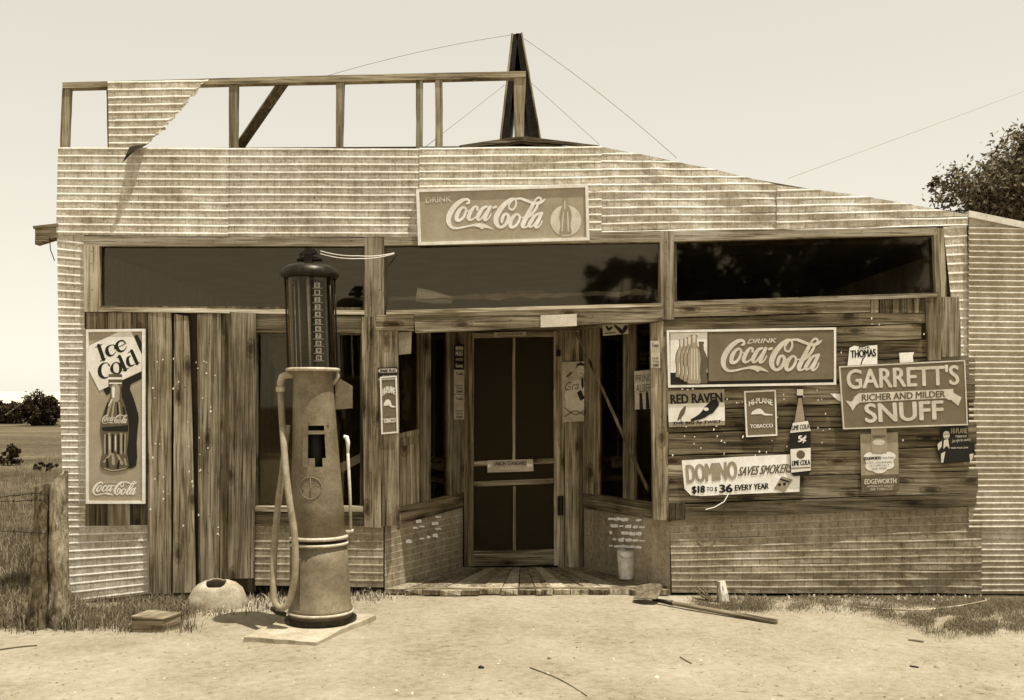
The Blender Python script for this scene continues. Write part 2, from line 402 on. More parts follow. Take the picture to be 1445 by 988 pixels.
def ink_mesh(strokes, polys, cell):
    segs = []
    for s in strokes:
        closed = s[0] == 'o'; pts = s[1:] if closed else s
        c = catmull(pts, 7, closed)
        for a, b in zip(c[:-1], c[1:]): segs.append((a, b))
    allp = [(p[0] + p[2] * sx, p[1] + p[2] * sx) for s in segs for p in s for sx in (-1, 1)] + [p for q in polys for p in q]
    A = np.array(allp); lo, hi = A.min(0) - 2 * cell, A.max(0) + 2 * cell
    nx, ny = int((hi[0] - lo[0]) / cell) + 2, int((hi[1] - lo[1]) / cell) + 2
    X, Y = np.meshgrid(lo[0] + np.arange(nx) * cell, lo[1] + np.arange(ny) * cell)
    S = np.full(X.shape, 1e9)
    for a, b in segs:
        d = b[:2] - a[:2]; L = max(1e-9, float(d @ d))
        t = np.clip(((X - a[0]) * d[0] + (Y - a[1]) * d[1]) / L, 0, 1)
        S = np.minimum(S, np.hypot(X - a[0] - t * d[0], Y - a[1] - t * d[1]) - (a[2] + t * (b[2] - a[2])))
    for q in polys:
        inside = np.zeros(X.shape, bool); dist = np.full(X.shape, 1e9); n = len(q)
        for i in range(n):
            (x0, y0), (x1, y1) = q[i], q[(i + 1) % n]
            cond = (y0 > Y) != (y1 > Y)
            with np.errstate(divide='ignore', invalid='ignore'):
                xi = (x1 - x0) * (Y - y0) / ((y1 - y0) if y1 != y0 else 1e-9) + x0
            inside ^= cond & (X < xi)
            dx, dy = x1 - x0, y1 - y0; L = max(1e-9, dx * dx + dy * dy)
            t = np.clip(((X - x0) * dx + (Y - y0) * dy) / L, 0, 1)
            dist = np.minimum(dist, np.hypot(X - x0 - t * dx, Y - y0 - t * dy))
        S = np.minimum(S, np.where(inside, -dist, dist))
    V, F, cache = [], [], {}
    def vert(key, p):
        if key not in cache: cache[key] = len(V); V.append(p)
        return cache[key]
    for j in range(ny - 1):
        i = 0
        while i < nx - 1:
            s = (S[j, i], S[j, i + 1], S[j + 1, i + 1], S[j + 1, i])
            if max(s) < 0:
                i0 = i
                while i < nx - 1 and max(S[j, i], S[j, i + 1], S[j + 1, i + 1], S[j + 1, i]) < 0: i += 1
                F.append([vert((a, b), (X[b, a], Y[b, a])) for a, b in ((i0, j), (i, j), (i, j + 1), (i0, j + 1))]); continue
            if min(s) < 0:
                cs = ((i, j), (i + 1, j), (i + 1, j + 1), (i, j + 1)); poly = []
                for k in range(4):
                    (a, b), (c, d) = cs[k], cs[(k + 1) % 4]; sa, sb = s[k], s[(k + 1) % 4]
                    if sa < 0: poly.append(vert((a, b), (X[b, a], Y[b, a])))
                    if (sa < 0) != (sb < 0):
                        t = sa / (sa - sb)
                        poly.append(vert((min((a, b), (c, d)), max((a, b), (c, d))), (X[b, a] + t * (X[d, c] - X[b, a]), Y[b, a] + t * (Y[d, c] - Y[b, a]))))
                if len(poly) > 2: F.append(poly)
            i += 1
    return V, [tuple(f)[::-1] for f in F]
def ink(strokes, polys, cell, tf, Y, mat, parent, name='lettering', place=None):
    if name in ('shirt_print', 'dark_print') and len(polys) + len(strokes) > 1:
        for q in polys: ink([], [q], cell, tf, Y, mat, parent, name, place)
        for q in strokes: ink([q], [], cell, tf, Y, mat, parent, name, place)
        return
    V, F = ink_mesh(strokes, polys, cell); place = place or W
    return MB().add([place(*tf(x, y), Y) for x, y in V], F).build(name, mat, parent)
def ell(cx, cy, rx, ry, n=24): return [(cx + rx * math.cos(2 * math.pi * i / n), cy + ry * math.sin(2 * math.pi * i / n)) for i in range(n)]
ident = lambda x, y: (x, y)

SCRIPT = [
    [(325,188,13),(350,180,14),(350,148,15),(318,134,18),(275,145,24),(215,185,29),(155,250,33),(112,325,34),(96,392,32),(104,448,26),(135,492,19),(182,508,15),(250,500,13),(330,482,12),(405,470,12)],
    ['o',(290,236,14),(314,262,15),(308,312,16),(278,372,17),(236,404,18),(200,400,24),(196,360,26),(212,310,26),(246,260,20)],
    [(318,285,9),(350,283,8)],
    [(455,270,15),(458,238,14),(430,229,14),(395,262,20),(360,325,25),(346,375,24),(368,401,15),(410,386,10),(455,346,9)],
    [(575,228,14),(525,250,20),(484,312,25),(460,368,24),(470,402,14),(505,386,12),(555,320,10),(585,270,9)],
    [(618,232,20),(590,290,23),(556,365,24),(545,398,16),(570,404,12),(606,370,9),(630,322,7)],
    [(660,242,16),(692,232,16)],
    [(935,130,14),(880,137,21),(810,190,29),(742,270,33),(700,350,34),(690,412,32),(706,465,25),(745,495,18),(800,472,20),(838,412,22),(848,352,20),(820,323,15),(787,342,19),(768,398,20),(764,436,10)],
    [(930,130,13),(944,168,12),(938,222,14),(905,266,14),(866,260,14),(852,230,12),(868,186,11),(900,152,9)],
    [(930,130,13),(1000,126,15),(1070,150,19),(1140,176,17),(1200,186,18),(1262,170,18),(1310,130,5)],
    [(1176,160,13),(1212,118,13),(1248,118,13),(1256,150,12),(1222,186,14)],
    ['o',(952,326,14),(988,352,15),(984,402,16),(950,462,17),(904,495,18),(874,482,23),(874,430,26),(902,370,24)],
    [(992,370,8),(1030,366,8)],
    [(1158,195,21),(1114,280,25),(1064,380,29),(1028,458,28),(1032,495,16),(1078,488,11),(1110,450,8)],
    [(1216,205,14),(1186,268,17),(1128,338,17),(1082,376,14)],
    [(1236,314,13),(1176,350,20),(1132,420,24),(1108,468,22),(1122,492,12),(1158,472,11),(1204,410,9),(1240,350,8)],
    [(1266,312,19),(1236,376,23),(1206,440,24),(1188,482,20),(1208,500,13),(1248,466,9),(1272,410,7)]]
SWOOSH = [[(392,457),(440,446),(490,441),(550,452),(610,484),(662,522),(600,510),(552,501),(535,508),(515,523),(495,505),(470,493),(430,485),(392,484)]]
SCRIPT_MESH = ink_mesh(SCRIPT, SWOOSH, 7.5)
def script(x0, y0, x1, y1, Y, mat, parent, grow=None):
    V, F = SCRIPT_MESH
    P = [W(lerp(x0, x1, (x - 60) / 1255), lerp(y0, y1, (y - 105) / 420), Y) for x, y in V]
    return MB().add(P, F).build('lettering', mat, parent)
def cola_outline(x0, x1, y0, y1):                           # waisted bottle, cap to base
    prof = [(0, .20), (.045, .21), (.05, .17), (.10, .17), (.13, .19), (.20, .20), (.30, .36), (.38, .44), (.50, .48), (.58, .47), (.68, .42), (.78, .40), (.88, .46), (.95, .50), (.985, .46), (1, .38)]
    c, w, h = (x0 + x1) / 2, x1 - x0, y1 - y0
    return [(c + p * w, y0 + f * h) for f, p in prof] + [(c - p * w, y0 + f * h) for f, p in prof[::-1]]

def plate(q, Yf, th, mat, parent, name='sign_panel'):
    return MB().poly(q, Yf, th).build(name, mat, parent)
def frame(q, Yf, w, mat, parent, proud=.012, th=.025):       # four bars round a quad, each its own part
    c = (sum(p[0] for p in q) / 4, sum(p[1] for p in q) / 4)
    def inset(p, other, nxt):
        def unit(a, b):
            d = math.hypot(b[0] - a[0], b[1] - a[1]); return (b[0] - a[0]) / d, (b[1] - a[1]) / d
        u1, u2 = unit(p, other), unit(p, nxt); return (p[0] + (u1[0] + u2[0]) * w, p[1] + (u1[1] + u2[1]) * w)
    inn = [inset(q[i], q[i - 1], q[(i + 1) % 4]) for i in range(4)]
    for i in range(4):
        j = (i + 1) % 4
        MB().poly([q[i], q[j], inn[j], inn[i]], Yf - proud, th).build('frame_bar', mat, parent)

# ================================================================== GROUND, FIELD, HILLS
def axis(fine0, fine1, step, far0, far1):
    a = [fine0 + i * step for i in range(int((fine1 - fine0) / step) + 1)]
    s = step
    while a[-1] < far1: s *= 1.35; a.append(a[-1] + s)
    s = step; b = []
    x = fine0
    while x > far0: s *= 1.35; x -= s; b.append(x)
    return b[::-1] + a
xs, ys = axis(-7, 7, .14, -2500, 2500), axis(-5, 2.0, .12, -400, 3500)
gm = MB()
gm.add([(x, y, gz(x, y)) for y in ys for x in xs], [(j * len(xs) + i, j * len(xs) + i + 1, (j + 1) * len(xs) + i + 1, (j + 1) * len(xs) + i) for j in range(len(ys) - 1) for i in range(len(xs) - 1)])
tag(gm.build('ground', DIRT, None, True, (0, 0, 0)), None, None, kind='structure')
hm = MB(); hp = []
for i in range(61):
    x = -1500 + i * 45
    h = 19 + 9 * mnoise.noise(Vector((i * .11, 2, 0))) + 3 * mnoise.noise(Vector((i * .5, 9, 0)))
    hp.append((x, h))
V = []
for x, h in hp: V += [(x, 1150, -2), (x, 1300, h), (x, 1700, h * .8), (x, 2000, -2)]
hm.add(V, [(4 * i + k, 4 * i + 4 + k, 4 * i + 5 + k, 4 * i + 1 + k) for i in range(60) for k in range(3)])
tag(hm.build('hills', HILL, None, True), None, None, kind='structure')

# ================================================================== STORE BUILDING
store = thing('store_building', 'old wooden roadside store with brick-pattern siding, tall false front and recessed doorway', 'store', (0, 3.5, 0))

def sheet(name, q, courses, brick_px, Y, mats, clips=(), wr=1.0, flip=0, parent=store, place=None, p=.003, jag=0):
    place = place or W
    mb = MB(); h = 1.0 / courses
    wpx = math.hypot(q[1][0] - q[0][0], q[1][1] - q[0][1]); nb = wpx / brick_px
    rows = [(0, 0, 0), (.15, 1, 1), (.22, 1, 0), (.30, 0, 0), (1.0, 0, 0)]
    n = int(math.ceil(courses))
    for c in range(n):
        cols = [(0, 0)]; off = .5 if (c + flip) % 2 else 0.0; b = off if off else 1.0
        g = .04
        while b < nb - .15:
            mid = (cols[-1][0] + (b - g) / nb) / 2
            cols += [(mid, 0), ((b - g) / nb, 0), (b / nb, 1), ((b + g) / nb, 0)]; b += 1
        cols.append((1, 0)); nc = len(cols); P = []
        for f, out, _ in rows:
            v = min((c + f) * h, 1.0)
            for u, gr in cols:
                px, py = quad_px(q, u, v); s = place(px, py, Y)
                d = wr * (.010 * mnoise.noise(Vector((s.x * 2.3, s.z * 2.9, Y * 50 + 4))) + .003 * mnoise.noise(Vector((s.x * 9, s.z * 11, 7))))
                for (bx0, by0, bx1, by1, amp) in BUCKLES:
                    ddx, ddy = bx1 - bx0, by1 - by0; tt = max(0.0, min(1.0, ((px - bx0) * ddx + (py - by0) * ddy) / (ddx * ddx + ddy * ddy)))
                    dd = math.hypot(px - bx0 - tt * ddx, py - by0 - tt * ddy)
                    if place is W and dd < 40: d -= amp * math.exp(-(dd / 12.0) ** 2) * (1 - .6 * abs(2 * tt - 1))
                sag = .004 * wr * mnoise.noise(Vector((s.x * 1.3, c * 3.7, 11)))
                P.append(s + Vector((0, d - out * p * (1 - .5 * gr) + (.0015 if gr and not out else 0), sag)))
        F, Mi = [], []
        for r in range(len(rows) - 1):
            for k in range(nc - 1):
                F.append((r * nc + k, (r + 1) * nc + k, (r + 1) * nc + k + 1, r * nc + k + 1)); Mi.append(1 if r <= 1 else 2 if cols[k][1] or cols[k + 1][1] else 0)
        o = len(mb.v); mb.v += [tuple(x) for x in P]; mb.f += [tuple(i + o for i in f) for f in F]; mb.mi += Mi
    ob = mb.build(name, mats, parent)
    if clips:
        bm = bmesh.new(); bm.from_mesh(ob.data); o = WLOC[ob]
        for a, b in clips:                                    # keep what lies below/left of the pixel line a->b
            A, B = place(a[0], a[1], Y) - o, place(b[0], b[1], Y) - o
            nrm = Vector((-(B.z - A.z), 0, B.x - A.x)).normalized()
            bmesh.ops.bisect_plane(bm, geom=bm.verts[:] + bm.edges[:] + bm.faces[:], plane_co=A, plane_no=nrm, clear_outer=True)
            if jag:
                for v in bm.verts:
                    if abs((v.co - A).dot(nrm)) < 1e-4: v.co += nrm * (-abs(jag * mnoise.noise(v.co * 9)) + jit(jag * .4)) + Vector((0, -abs(jit(.012)), 0))
        bm.to_mesh(ob.data); bm.free()
    return ob
BUCKLES = [(905,222,950,262,.022),(1000,250,1095,300,.02),(1010,310,1090,290,.014),(870,240,850,300,.016),(110,290,140,310,.014),(700,225,800,215,.012),(1150,300,1240,310,.014),(1290,300,1250,280,.012),(1040,800,1120,822,.014),(1290,820,1370,790,.016),(1000,770,1060,760,.01),(420,300,520,318,.008),(230,250,290,300,.008)]
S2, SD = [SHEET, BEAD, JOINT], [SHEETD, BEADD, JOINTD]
# upper band, five sheets; the right two follow the roof slope
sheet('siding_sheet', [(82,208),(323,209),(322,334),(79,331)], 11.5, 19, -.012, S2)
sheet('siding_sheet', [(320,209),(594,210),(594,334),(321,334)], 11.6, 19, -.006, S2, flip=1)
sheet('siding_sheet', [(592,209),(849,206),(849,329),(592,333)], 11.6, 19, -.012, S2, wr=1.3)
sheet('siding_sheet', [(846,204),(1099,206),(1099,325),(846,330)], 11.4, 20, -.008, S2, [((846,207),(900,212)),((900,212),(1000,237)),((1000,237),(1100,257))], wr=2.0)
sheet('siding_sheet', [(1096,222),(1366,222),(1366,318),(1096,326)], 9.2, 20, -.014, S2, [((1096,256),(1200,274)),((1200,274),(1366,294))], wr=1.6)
# narrow corner strips
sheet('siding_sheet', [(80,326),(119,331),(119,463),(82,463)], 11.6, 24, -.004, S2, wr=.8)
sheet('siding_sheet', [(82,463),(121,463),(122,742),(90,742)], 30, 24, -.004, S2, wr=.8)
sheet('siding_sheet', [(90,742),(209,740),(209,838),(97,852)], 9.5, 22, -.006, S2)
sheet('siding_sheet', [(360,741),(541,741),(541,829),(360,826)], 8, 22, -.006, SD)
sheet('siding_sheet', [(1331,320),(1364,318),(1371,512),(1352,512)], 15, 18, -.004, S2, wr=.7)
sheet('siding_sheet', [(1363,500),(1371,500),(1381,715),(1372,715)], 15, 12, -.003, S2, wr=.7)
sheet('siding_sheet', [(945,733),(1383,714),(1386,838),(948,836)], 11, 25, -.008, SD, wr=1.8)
# what is left of the sheet on the false front, its lower corner curling out
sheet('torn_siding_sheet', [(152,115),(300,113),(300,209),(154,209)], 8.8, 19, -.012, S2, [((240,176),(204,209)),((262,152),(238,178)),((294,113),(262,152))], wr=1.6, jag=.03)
cm = MB(); CP = []
for i in range(6):
    t = i / 5
    for j in range(3):
        s = j / 2
        px, py = lerp(lerp(183, 207, s), lerp(172, 190, s), t), lerp(lerp(207, 203, s), lerp(231, 212, s), t)
        CP.append(W(px, py, -.015 - .10 * math.sin(t * 2.2) * (1 - .4 * s)))
cm.add(CP, [(3 * i + j, 3 * i + 3 + j, 3 * i + 4 + j, 3 * i + 1 + j) for i in range(5) for j in range(2)])
cm.build('curled_siding_corner', DARKMETAL, store)

# backing walls behind the sheets and boards
def wall(pts, Yf=.012, th=.09, name='wall'): return MB().poly(pts, Yf, th).build(name, INSIDE, store)
wall([(84,210),(735,206),(850,214),(900,218),(1000,243),(1100,263),(1200,280),(1362,300),(1330,331),(84,331)])
wall([(84,331),(142,331),(142,441),(84,441)]); wall([(86,441),(361,441),(361,835),(98,846)])
wall([(361,718),(543,718),(541,826),(361,823)])
wall([(942,428),(1364,416),(1380,834),(950,833)])
wall([(1322,325),(1364,322),(1366,418),(1324,418)])

# false-front frame
pf = MB().plank([(88,116),(742,100),(742,109),(88,124)], -.01, .085, .4).build('parapet_frame', RAIL, store)
for q in ([(88,124),(98,124),(95,209),(84,209)], [(150,122),(158,122),(160,209),(152,209)], [(323,120),(335,120),(334,209),(323,209)], [(474,117),(485,116),(483,211),(474,211)],
          [(587,113),(596,113),(596,211),(587,211)], [(614,112),(624,112),(624,210),(614,210)], [(725,108),(742,107),(739,193),(726,193)]):
    MB().plank(q, .0, .06, .3).build('stud', STUD, pf)
bb = MB()
a, b = W(404, 121, .05), W(343, 209, .55)
dr = (b - a).normalized(); sd = Vector((1, 0, 0)).cross(dr).normalized()
wx = Vector((.085, 0, 0))
ring = lambda p: [p - wx, p - wx + sd * .05, p + wx * .2 + sd * .05, p + wx * .2]
bb.prism(ring(a), ring(b)); bb.build('brace', DARKV, pf)

# roof, ridge at the door, with the left eave and its rafter tail
zr, zl, zrr = W(735, 194).z, W(48, 322).z, W(1364, 304).z
xr, xl, xrr = W(735, 194).x, W(47, 322).x, W(1364, 297).x
rm = MB()
for (xa, za, xb, zb) in ((xl, zl, xr, zr), (xr, zr, xrr, zrr)):
    rm.prism([(xa, .03, za - .04), (xb, .03, zb - .04), (xb, .03, zb), (xa, .03, za)], [(xa, 7.2, za - .04), (xb, 7.2, zb - .04), (xb, 7.2, zb), (xa, 7.2, za)])
roof = rm.build('roof', ROOFM, store)
MB().plank([(648,205),(735,192),(735,199),(655,209)], .004, .03, .2).build('rake_board', DARKH, roof)
MB().plank([(735,192),(846,205),(840,208),(735,199)], .004, .03, .2).build('rake_board', DARKH, roof)
MB().poly([(50,321),(81,318),(81,335),(49,345)], -.01, .09).build('rafter_tail', WOODH, roof)
MB().poly([(46,319),(81,315),(81,319),(47,323)], -.03, .16).build('eave_board', DARKH, roof)
# shell behind the front: sides, back, floor, ceiling, all dim
sx0, sx1 = W(86, 600).x, W(1378, 600).x
MB().box(sx0, sx0 + .08, .11, 7.0, -.08, zl - .05).build('side_wall', [SHEET], store)
MB().box(sx1 - .08, sx1, .11, 7.0, -.08, zrr - .06).build('side_wall', [SHEET], store)
MB().box(sx0 + .08, sx1 - .08, 6.92, 7.0, -.08, zl - .06).build('back_wall', INSIDE, store)
MB().box(sx0 + .08, sx1 - .08, 1.30, 6.92, -.02, .045).build('floor', INSIDE, store)
MB().box(sx0 + .08, sx1 - .08, .11, 6.92, zl - .12, zl - .07).build('ceiling', INSIDE, store)

# trim boards round the transom windows
for q, m in (([(118,333),(516,336),(516,347),(118,347)], TRIMH), ([(542,335),(933,326),(933,341),(542,346)], TRIMH), ([(951,326),(1322,321),(1322,331),(951,340)], TRIMH),
             ([(118,347),(140,347),(139,440),(119,440)], TRIMV), ([(515,335),(541,335),(541,447),(514,447)], TRIMV), ([(931,326),(951,326),(951,451),(934,451)], TRIMV),
             ([(1318,323),(1323,323),(1327,419),(1321,419)], TRIMV), ([(1323,322),(1332,322),(1336,420),(1328,420)], TRIMV)):
    MB().plank(q, -.028, .05, .4).build('trim_board', m, store)
def window(q, sill, Yg=.03, glass=GLASS, name='transom_window'):
    w = MB()
    for a, b in ((0, 1), (1, 2), (2, 3), (3, 0)):
        c = [q[a], q[b]]
        mx, my = sum(p[0] for p in q) / 4, sum(p[1] for p in q) / 4
        inn = [(p[0] + (4 if p[0] < mx else -4), p[1] + (3 if p[1] < my else -3)) for p in c]
        w.poly([c[0], c[1], inn[1], inn[0]], Yg - .012, .03)
    win = w.build(name, DARKV, store)
    ins = [(p[0] + (3.5 if p[0] < mx else -3.5), p[1] + (2.5 if p[1] < my else -2.5)) for p in q]
    MB().poly(ins, Yg, .004).build('pane', glass, win)
    if sill: MB().plank(sill, -.045, .075, .3).build('sill', CREAM if sill[0][0] > 540 and False else TRIMH, win)
    return win
window([(139,345),(516,345),(516,437),(139,434)], [(139,433),(514,438),(514,444),(139,440)])
window([(541,344),(933,340),(933,432),(541,443)], None)
window([(951,339),(1321,329),(1323,416),(951,428)], [(951,426),(1322,413),(1323,419),(951,433)], glass=GLASSD)

# left display window behind the pump
MB().plank([(360,444),(512,446),(512,470),(360,468)], -.02, .05).build('header_board', WOODH, store)
window([(360,468),(512,470),(512,718),(360,718)], [(360,715),(512,715),(512,722),(360,722)], .03, GLASSD, 'display_window')
MB().plank([(360,722),(520,722),(520,742),(360,742)], -.022, .04).build('apron_board', DARKH, store)

# upright boards on the left
for q, Y, m in (([(120,441),(152,441),(151,742),(121,742)], -.02, DARKV), ([(152,441),(184,441),(183,742),(152,742)], -.024, WOODV), ([(184,441),(208,441),(208,741),(183,741)], -.02, DARKV),
                ([(209,440),(242,441),(241,838),(208,838)], -.04, WOODV), ([(245,443),(266,446),(276,836),(244,837)], -.036, WOODV), ([(279,443),(311,442),(308,832),(280,836)], -.042, WOODV),
                ([(313,441),(325,440),(324,830),(310,832)], -.018, DARKV), ([(324,440),(361,442),(358,816),(322,817)], -.055, WOODV)):
    MB().plank(q, Y, .024, .7, .003).build('board', m, store)

# level planks on the right
ed = [(432, 418), (449, 437), (470, 455), (493, 477), (520, 503), (549, 534), (579, 566), (611, 598), (643, 630), (677, 665), (711, 697), (735, 716)]
for i in range(len(ed) - 1):
    (l0, r0), (l1, r1) = ed[i], ed[i + 1]
    x1 = (1228, 1312, 1300, 1312, 1376, 1376, 1374, 1378, 1377, 1380, 1378)[i]
    f = lambda x, l, r: lerp(l, r, (x - 945) / 400)
    x0 = (951, 937, 942, 942, 941, 943, 941, 944, 943, 944, 946)[i]
    Y = (-.030, -.022, -.034, -.018, -.028, -.036, -.022, -.036, -.022, -.036, -.044)[i]
    if i == 10:
        MB().plank([(x0, f(x0, l0, r0)), (966, f(966, l0, r0)), (966, f(966, l1, r1)), (x0, f(x0, l1, r1))], Y - .004, .03).build('plank', DARKV, store); x0 = 967
    MB().plank([(x0, f(x0, l0, r0) + .8), (x1, f(x1, l0, r0) + .8), (x1, f(x1, l1, r1) - .8), (x0, f(x0, l1, r1) - .8)], Y, .026, .6, .003).build('plank', (WOODH, DARKH, DARKH, DARKH)[i % 4] if i not in (5, 9) else WOODH, store)
x = 1229
while x < 1306:                                                # short upright slats let in at the top right
    w = rnd.uniform(7, 12); MB().plank([(x, 421), (x + w - 1, 420), (x + w - 1, 441), (x, 442)], -.03, .025, .3).build('slat', DARKV, store); x += w
MB().plank([(1305,420),(1326,419),(1328,508),(1310,509)], -.04, .03).build('board', DARKV, store)
MB().plank([(1326,419),(1354,419),(1356,503),(1328,504)], -.034, .03).build('board', WOODV, store)

# ------------------------------------------------------------------ the recessed doorway
RD = 1.15
FZ = .05
A0, B0 = Vector((W(541, 0).x, 0, 0)), Vector((W(655, 0, RD).x, RD, 0))
A1, B1 = Vector((W(945, 0).x, 0, 0)), Vector((W(822, 0, RD).x, RD, 0))
def on_side(A, B):
    def place(px, py, off=0.0):                                # pixel -> slanting side wall, off towards the porch
        dx = (px - CX) / FPX
        d = B - A; nrm = Vector((d.y, -d.x, 0)).normalized()
        if nrm.x * (0 - A.x) < 0: nrm = -nrm
        Ao = A - nrm * off                                      # off < 0 is in front of the wall
        k = (Ao.x * d.y - Ao.y * d.x + (-D) * d.x) 
        # camera + t*(dx,1): (dx*t - Ao.x)*d.y - (t - D - Ao.y)*d.x = 0
        t = (Ao.x * d.y - (D + Ao.y) * d.x) / (dx * d.y - d.x)
        return Vector((dx * t, t - D, CAMZ - (py - HY) / FPX * t))
    return place
SL, SR = on_side(A0, B0), on_side(A1, B1)
def sprism(place, pts, off, th, name, mat, parent=store):
    fr = [place(x, y, off) for x, y in pts][::-1]; bk = [place(x, y, off) for x, y in pts][::-1]
    d = (place(600, 500, .0) - place(600, 500, -.1)); n = Vector((d.x, d.y, 0))
    A, B = (A0, B0) if place is SL else (A1, B1)
    e = B - A; nr = Vector((e.y, -e.x, 0)).normalized()
    if nr.x * (0 - A.x) < 0: nr = -nr
    return MB().prism(fr, [p - nr * th for p in bk]).build(name, mat, parent)
cz = W(700, 452).z
MB().prism([(A0.x - .02, .03, cz), (A1.x + .02, .03, cz), (B1.x + .15, RD + .15, cz), (B0.x - .15, RD + .15, cz)][::-1], [(A0.x - .02, .03, cz + .03), (A1.x + .02, .03, cz + .03), (B1.x + .15, RD + .15, cz + .03), (B0.x - .15, RD + .15, cz + .03)][::-1]).build('porch_ceiling', DARKH, store)
# header beam across the opening, in two pieces as in the picture
MB().plank([(531,444),(584,444),(584,467),(530,466)], -.035, .06, .4).build('header_board', WOODH, store)
MB().plank([(584,443),(935,431),(935,453),(586,470)], -.05, .075, .5).build('header_board', WOODH, store)
MB().plank([(545,438),(935,428),(935,432),(545,444)], -.06, .09, .3).build('sill', TRIMH, store)
# posts at the front corners
for q, Y in (([(510,447),(535,447),(538,745),(514,744)], -.035), ([(535,467),(561,467),(563,741),(539,743)], -.03), ([(918,456),(942,452),(945,735),(922,733)], -.02)):
    MB().plank(q, Y, .07, .5).build('post', WOODV, store)
# porch floor planks running back to the door
px = 543.0; k = 0
pfm = MB().box(B0.x - .35, B1.x + .35, RD - .02, RD + .16, FZ - .06, FZ - .005).build('porch_floor', DARKH, store)
while px < 944:
    w = rnd.uniform(24, 31); a, b = px + .5, min(px + w - .9, 945)
    f0, f1 = W(a, 0).x, W(b, 0).x; s = (B1.x - B0.x) / (A1.x - A0.x)
    g0, g1 = B0.x + (f0 - A0.x) * s, B0.x + (f1 - A0.x) * s
    yf = -.03 + jit(.025); z = FZ + jit(.006); m = MB(); V = []
    for yy, xa, xb in ((yf, f0, f1), (.4, lerp(f0, g0, .36), lerp(f1, g1, .36)), (RD + .0, g0, g1)):
        V += [(xa + jit(.003), yy + jit(.012), z + jit(.003)), (xb + jit(.003), yy + jit(.012), z + jit(.003)), (xa, yy, z - .04), (xb, yy, z - .04)]
    m.add(V, [(0, 1, 5, 4), (4, 5, 9, 8), (2, 6, 7, 3), (6, 10, 11, 7), (0, 2, 3, 1), (0, 4, 6, 2), (4, 8, 10, 6), (1, 3, 7, 5), (5, 7, 11, 9), (8, 9, 11, 10)])
    m.build('plank', WOODV if k % 3 else TRIMV, pfm); px += w; k += 1
MB().plank([(546,831),(945,828),(945,838),(548,841)], .02, .05, .5).build('floor_edge_board', WOODH, store)
# slanting side walls: pressed siding below, sill board, posts, dark glass
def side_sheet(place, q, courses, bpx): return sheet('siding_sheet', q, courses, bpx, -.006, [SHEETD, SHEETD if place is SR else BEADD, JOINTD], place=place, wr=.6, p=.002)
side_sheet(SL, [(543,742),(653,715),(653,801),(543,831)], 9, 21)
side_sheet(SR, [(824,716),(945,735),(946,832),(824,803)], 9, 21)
def quadpts(x0, x1, yl0, yr0, yl1, yr1): return [(x0, yl0), (x1, yr0), (x1, yr1), (x0, yl1)]
sprism(SL, quadpts(541,655,735,705,830,800), .012, .05, 'wall', INSIDE); sprism(SR, quadpts(822,946,705,735,802,832), .012, .05, 'wall', INSIDE)
sprism(SL, quadpts(562,654,717,695,741,716), -.02, .05, 'sill_board', DARKH); sprism(SR, quadpts(823,944,696,712,717,736), -.02, .05, 'sill_board', DARKH)
for pl, x0, x1 in ((SL, 594, 608), (SL, 634, 655), (SR, 879, 893), (SR, 822, 842)):
    yb0, yb1 = (lerp(717, 695, (x0 - 562) / 92), lerp(717, 695, (x1 - 562) / 92)) if pl is SL else (lerp(696, 712, (x0 - 823) / 121), lerp(696, 712, (x1 - 823) / 121))
    sprism(pl, quadpts(x0, x1, 452, 452, yb0, yb1), -.015, .05, 'post', WOODV)
lw = sprism(SL, quadpts(565,594,612,605,716,709), -.004, .02, 'panel_board', WOODV)
sprism(SL, quadpts(568,592,618,613,630,625), -.008, .004, 'panel_recess', DARKV, store)
sprism(SL, quadpts(561,634,455,455,718,700), .018, .004, 'pane', GLASSD); sprism(SR, quadpts(842,918,455,455,699,709), .018, .004, 'pane', GLASSD)
# door wall: jambs, boards, door
def dplank(q, Y, th, name, mat, parent=store): return MB().plank(q, Y, th, .3).build(name, mat, parent)
dplank([(655,462),(662,462),(662,801),(655,801)], RD - .02, .08, 'door_jamb', DARKV); dplank([(787,460),(796,460),(796,801),(788,801)], RD - .03, .08, 'door_jamb', WOODV)
dplank([(797,460),(817,460),(817,803),(797,803)], RD - .02, .04, 'board', WOODV); dplank([(817,460),(824,460),(824,803),(817,803)], RD + .01, .03, 'board', DARKV)
dplank([(655,456),(796,453),(796,468),(655,470)], RD - .015, .06, 'door_header', DARKH)
door = thing('screen_door', None, None, W(726, 799, RD - .05)); door.parent = store; door.location = WLOC[door] - WLOC[store]
DY = RD - .045
for q, m, n in (([(660,469),(669,469),(668,799),(661,799)], DARKV, 'stile'), ([(781,467),(789,467),(790,798),(782,798)], WOODV, 'stile'), ([(669,470),(781,468),(781,475),(669,477)], WOODH, 'rail'),
                ([(669,651),(781,647),(781,654),(669,658)], WOODH, 'rail'), ([(669,680),(781,675),(781,682),(669,687)], WOODH, 'rail'), ([(668,778),(782,775),(783,797),(668,799)], WOODH, 'rail'),
                ([(723,477),(727,477),(727,650),(723,650)], TRIMV, 'mullion'), ([(724,686),(728,686),(728,777),(724,777)], TRIMV, 'mullion')):
    MB().plank(q, DY + (.006 if n != 'stile' else 0), .03, .2).build(n, m, door)
for q in ([(669,477),(781,475),(781,647),(669,651)], [(669,658),(781,654),(781,675),(669,680)], [(669,687),(781,682),(781,775),(669,778)]):
    MB().poly(q, DY + .02, .002).build('screen', SCREEN, door)
lk = MB().tube([W(791, 700, DY - .01), W(791, 727, DY - .01)], [.028, .028], 10).build('latch', DARKMETAL, door)
MB().tube([W(788, 494, DY - .01), W(788, 503, DY - .01)], .022, 8).build('hinge', DARKMETAL, door)
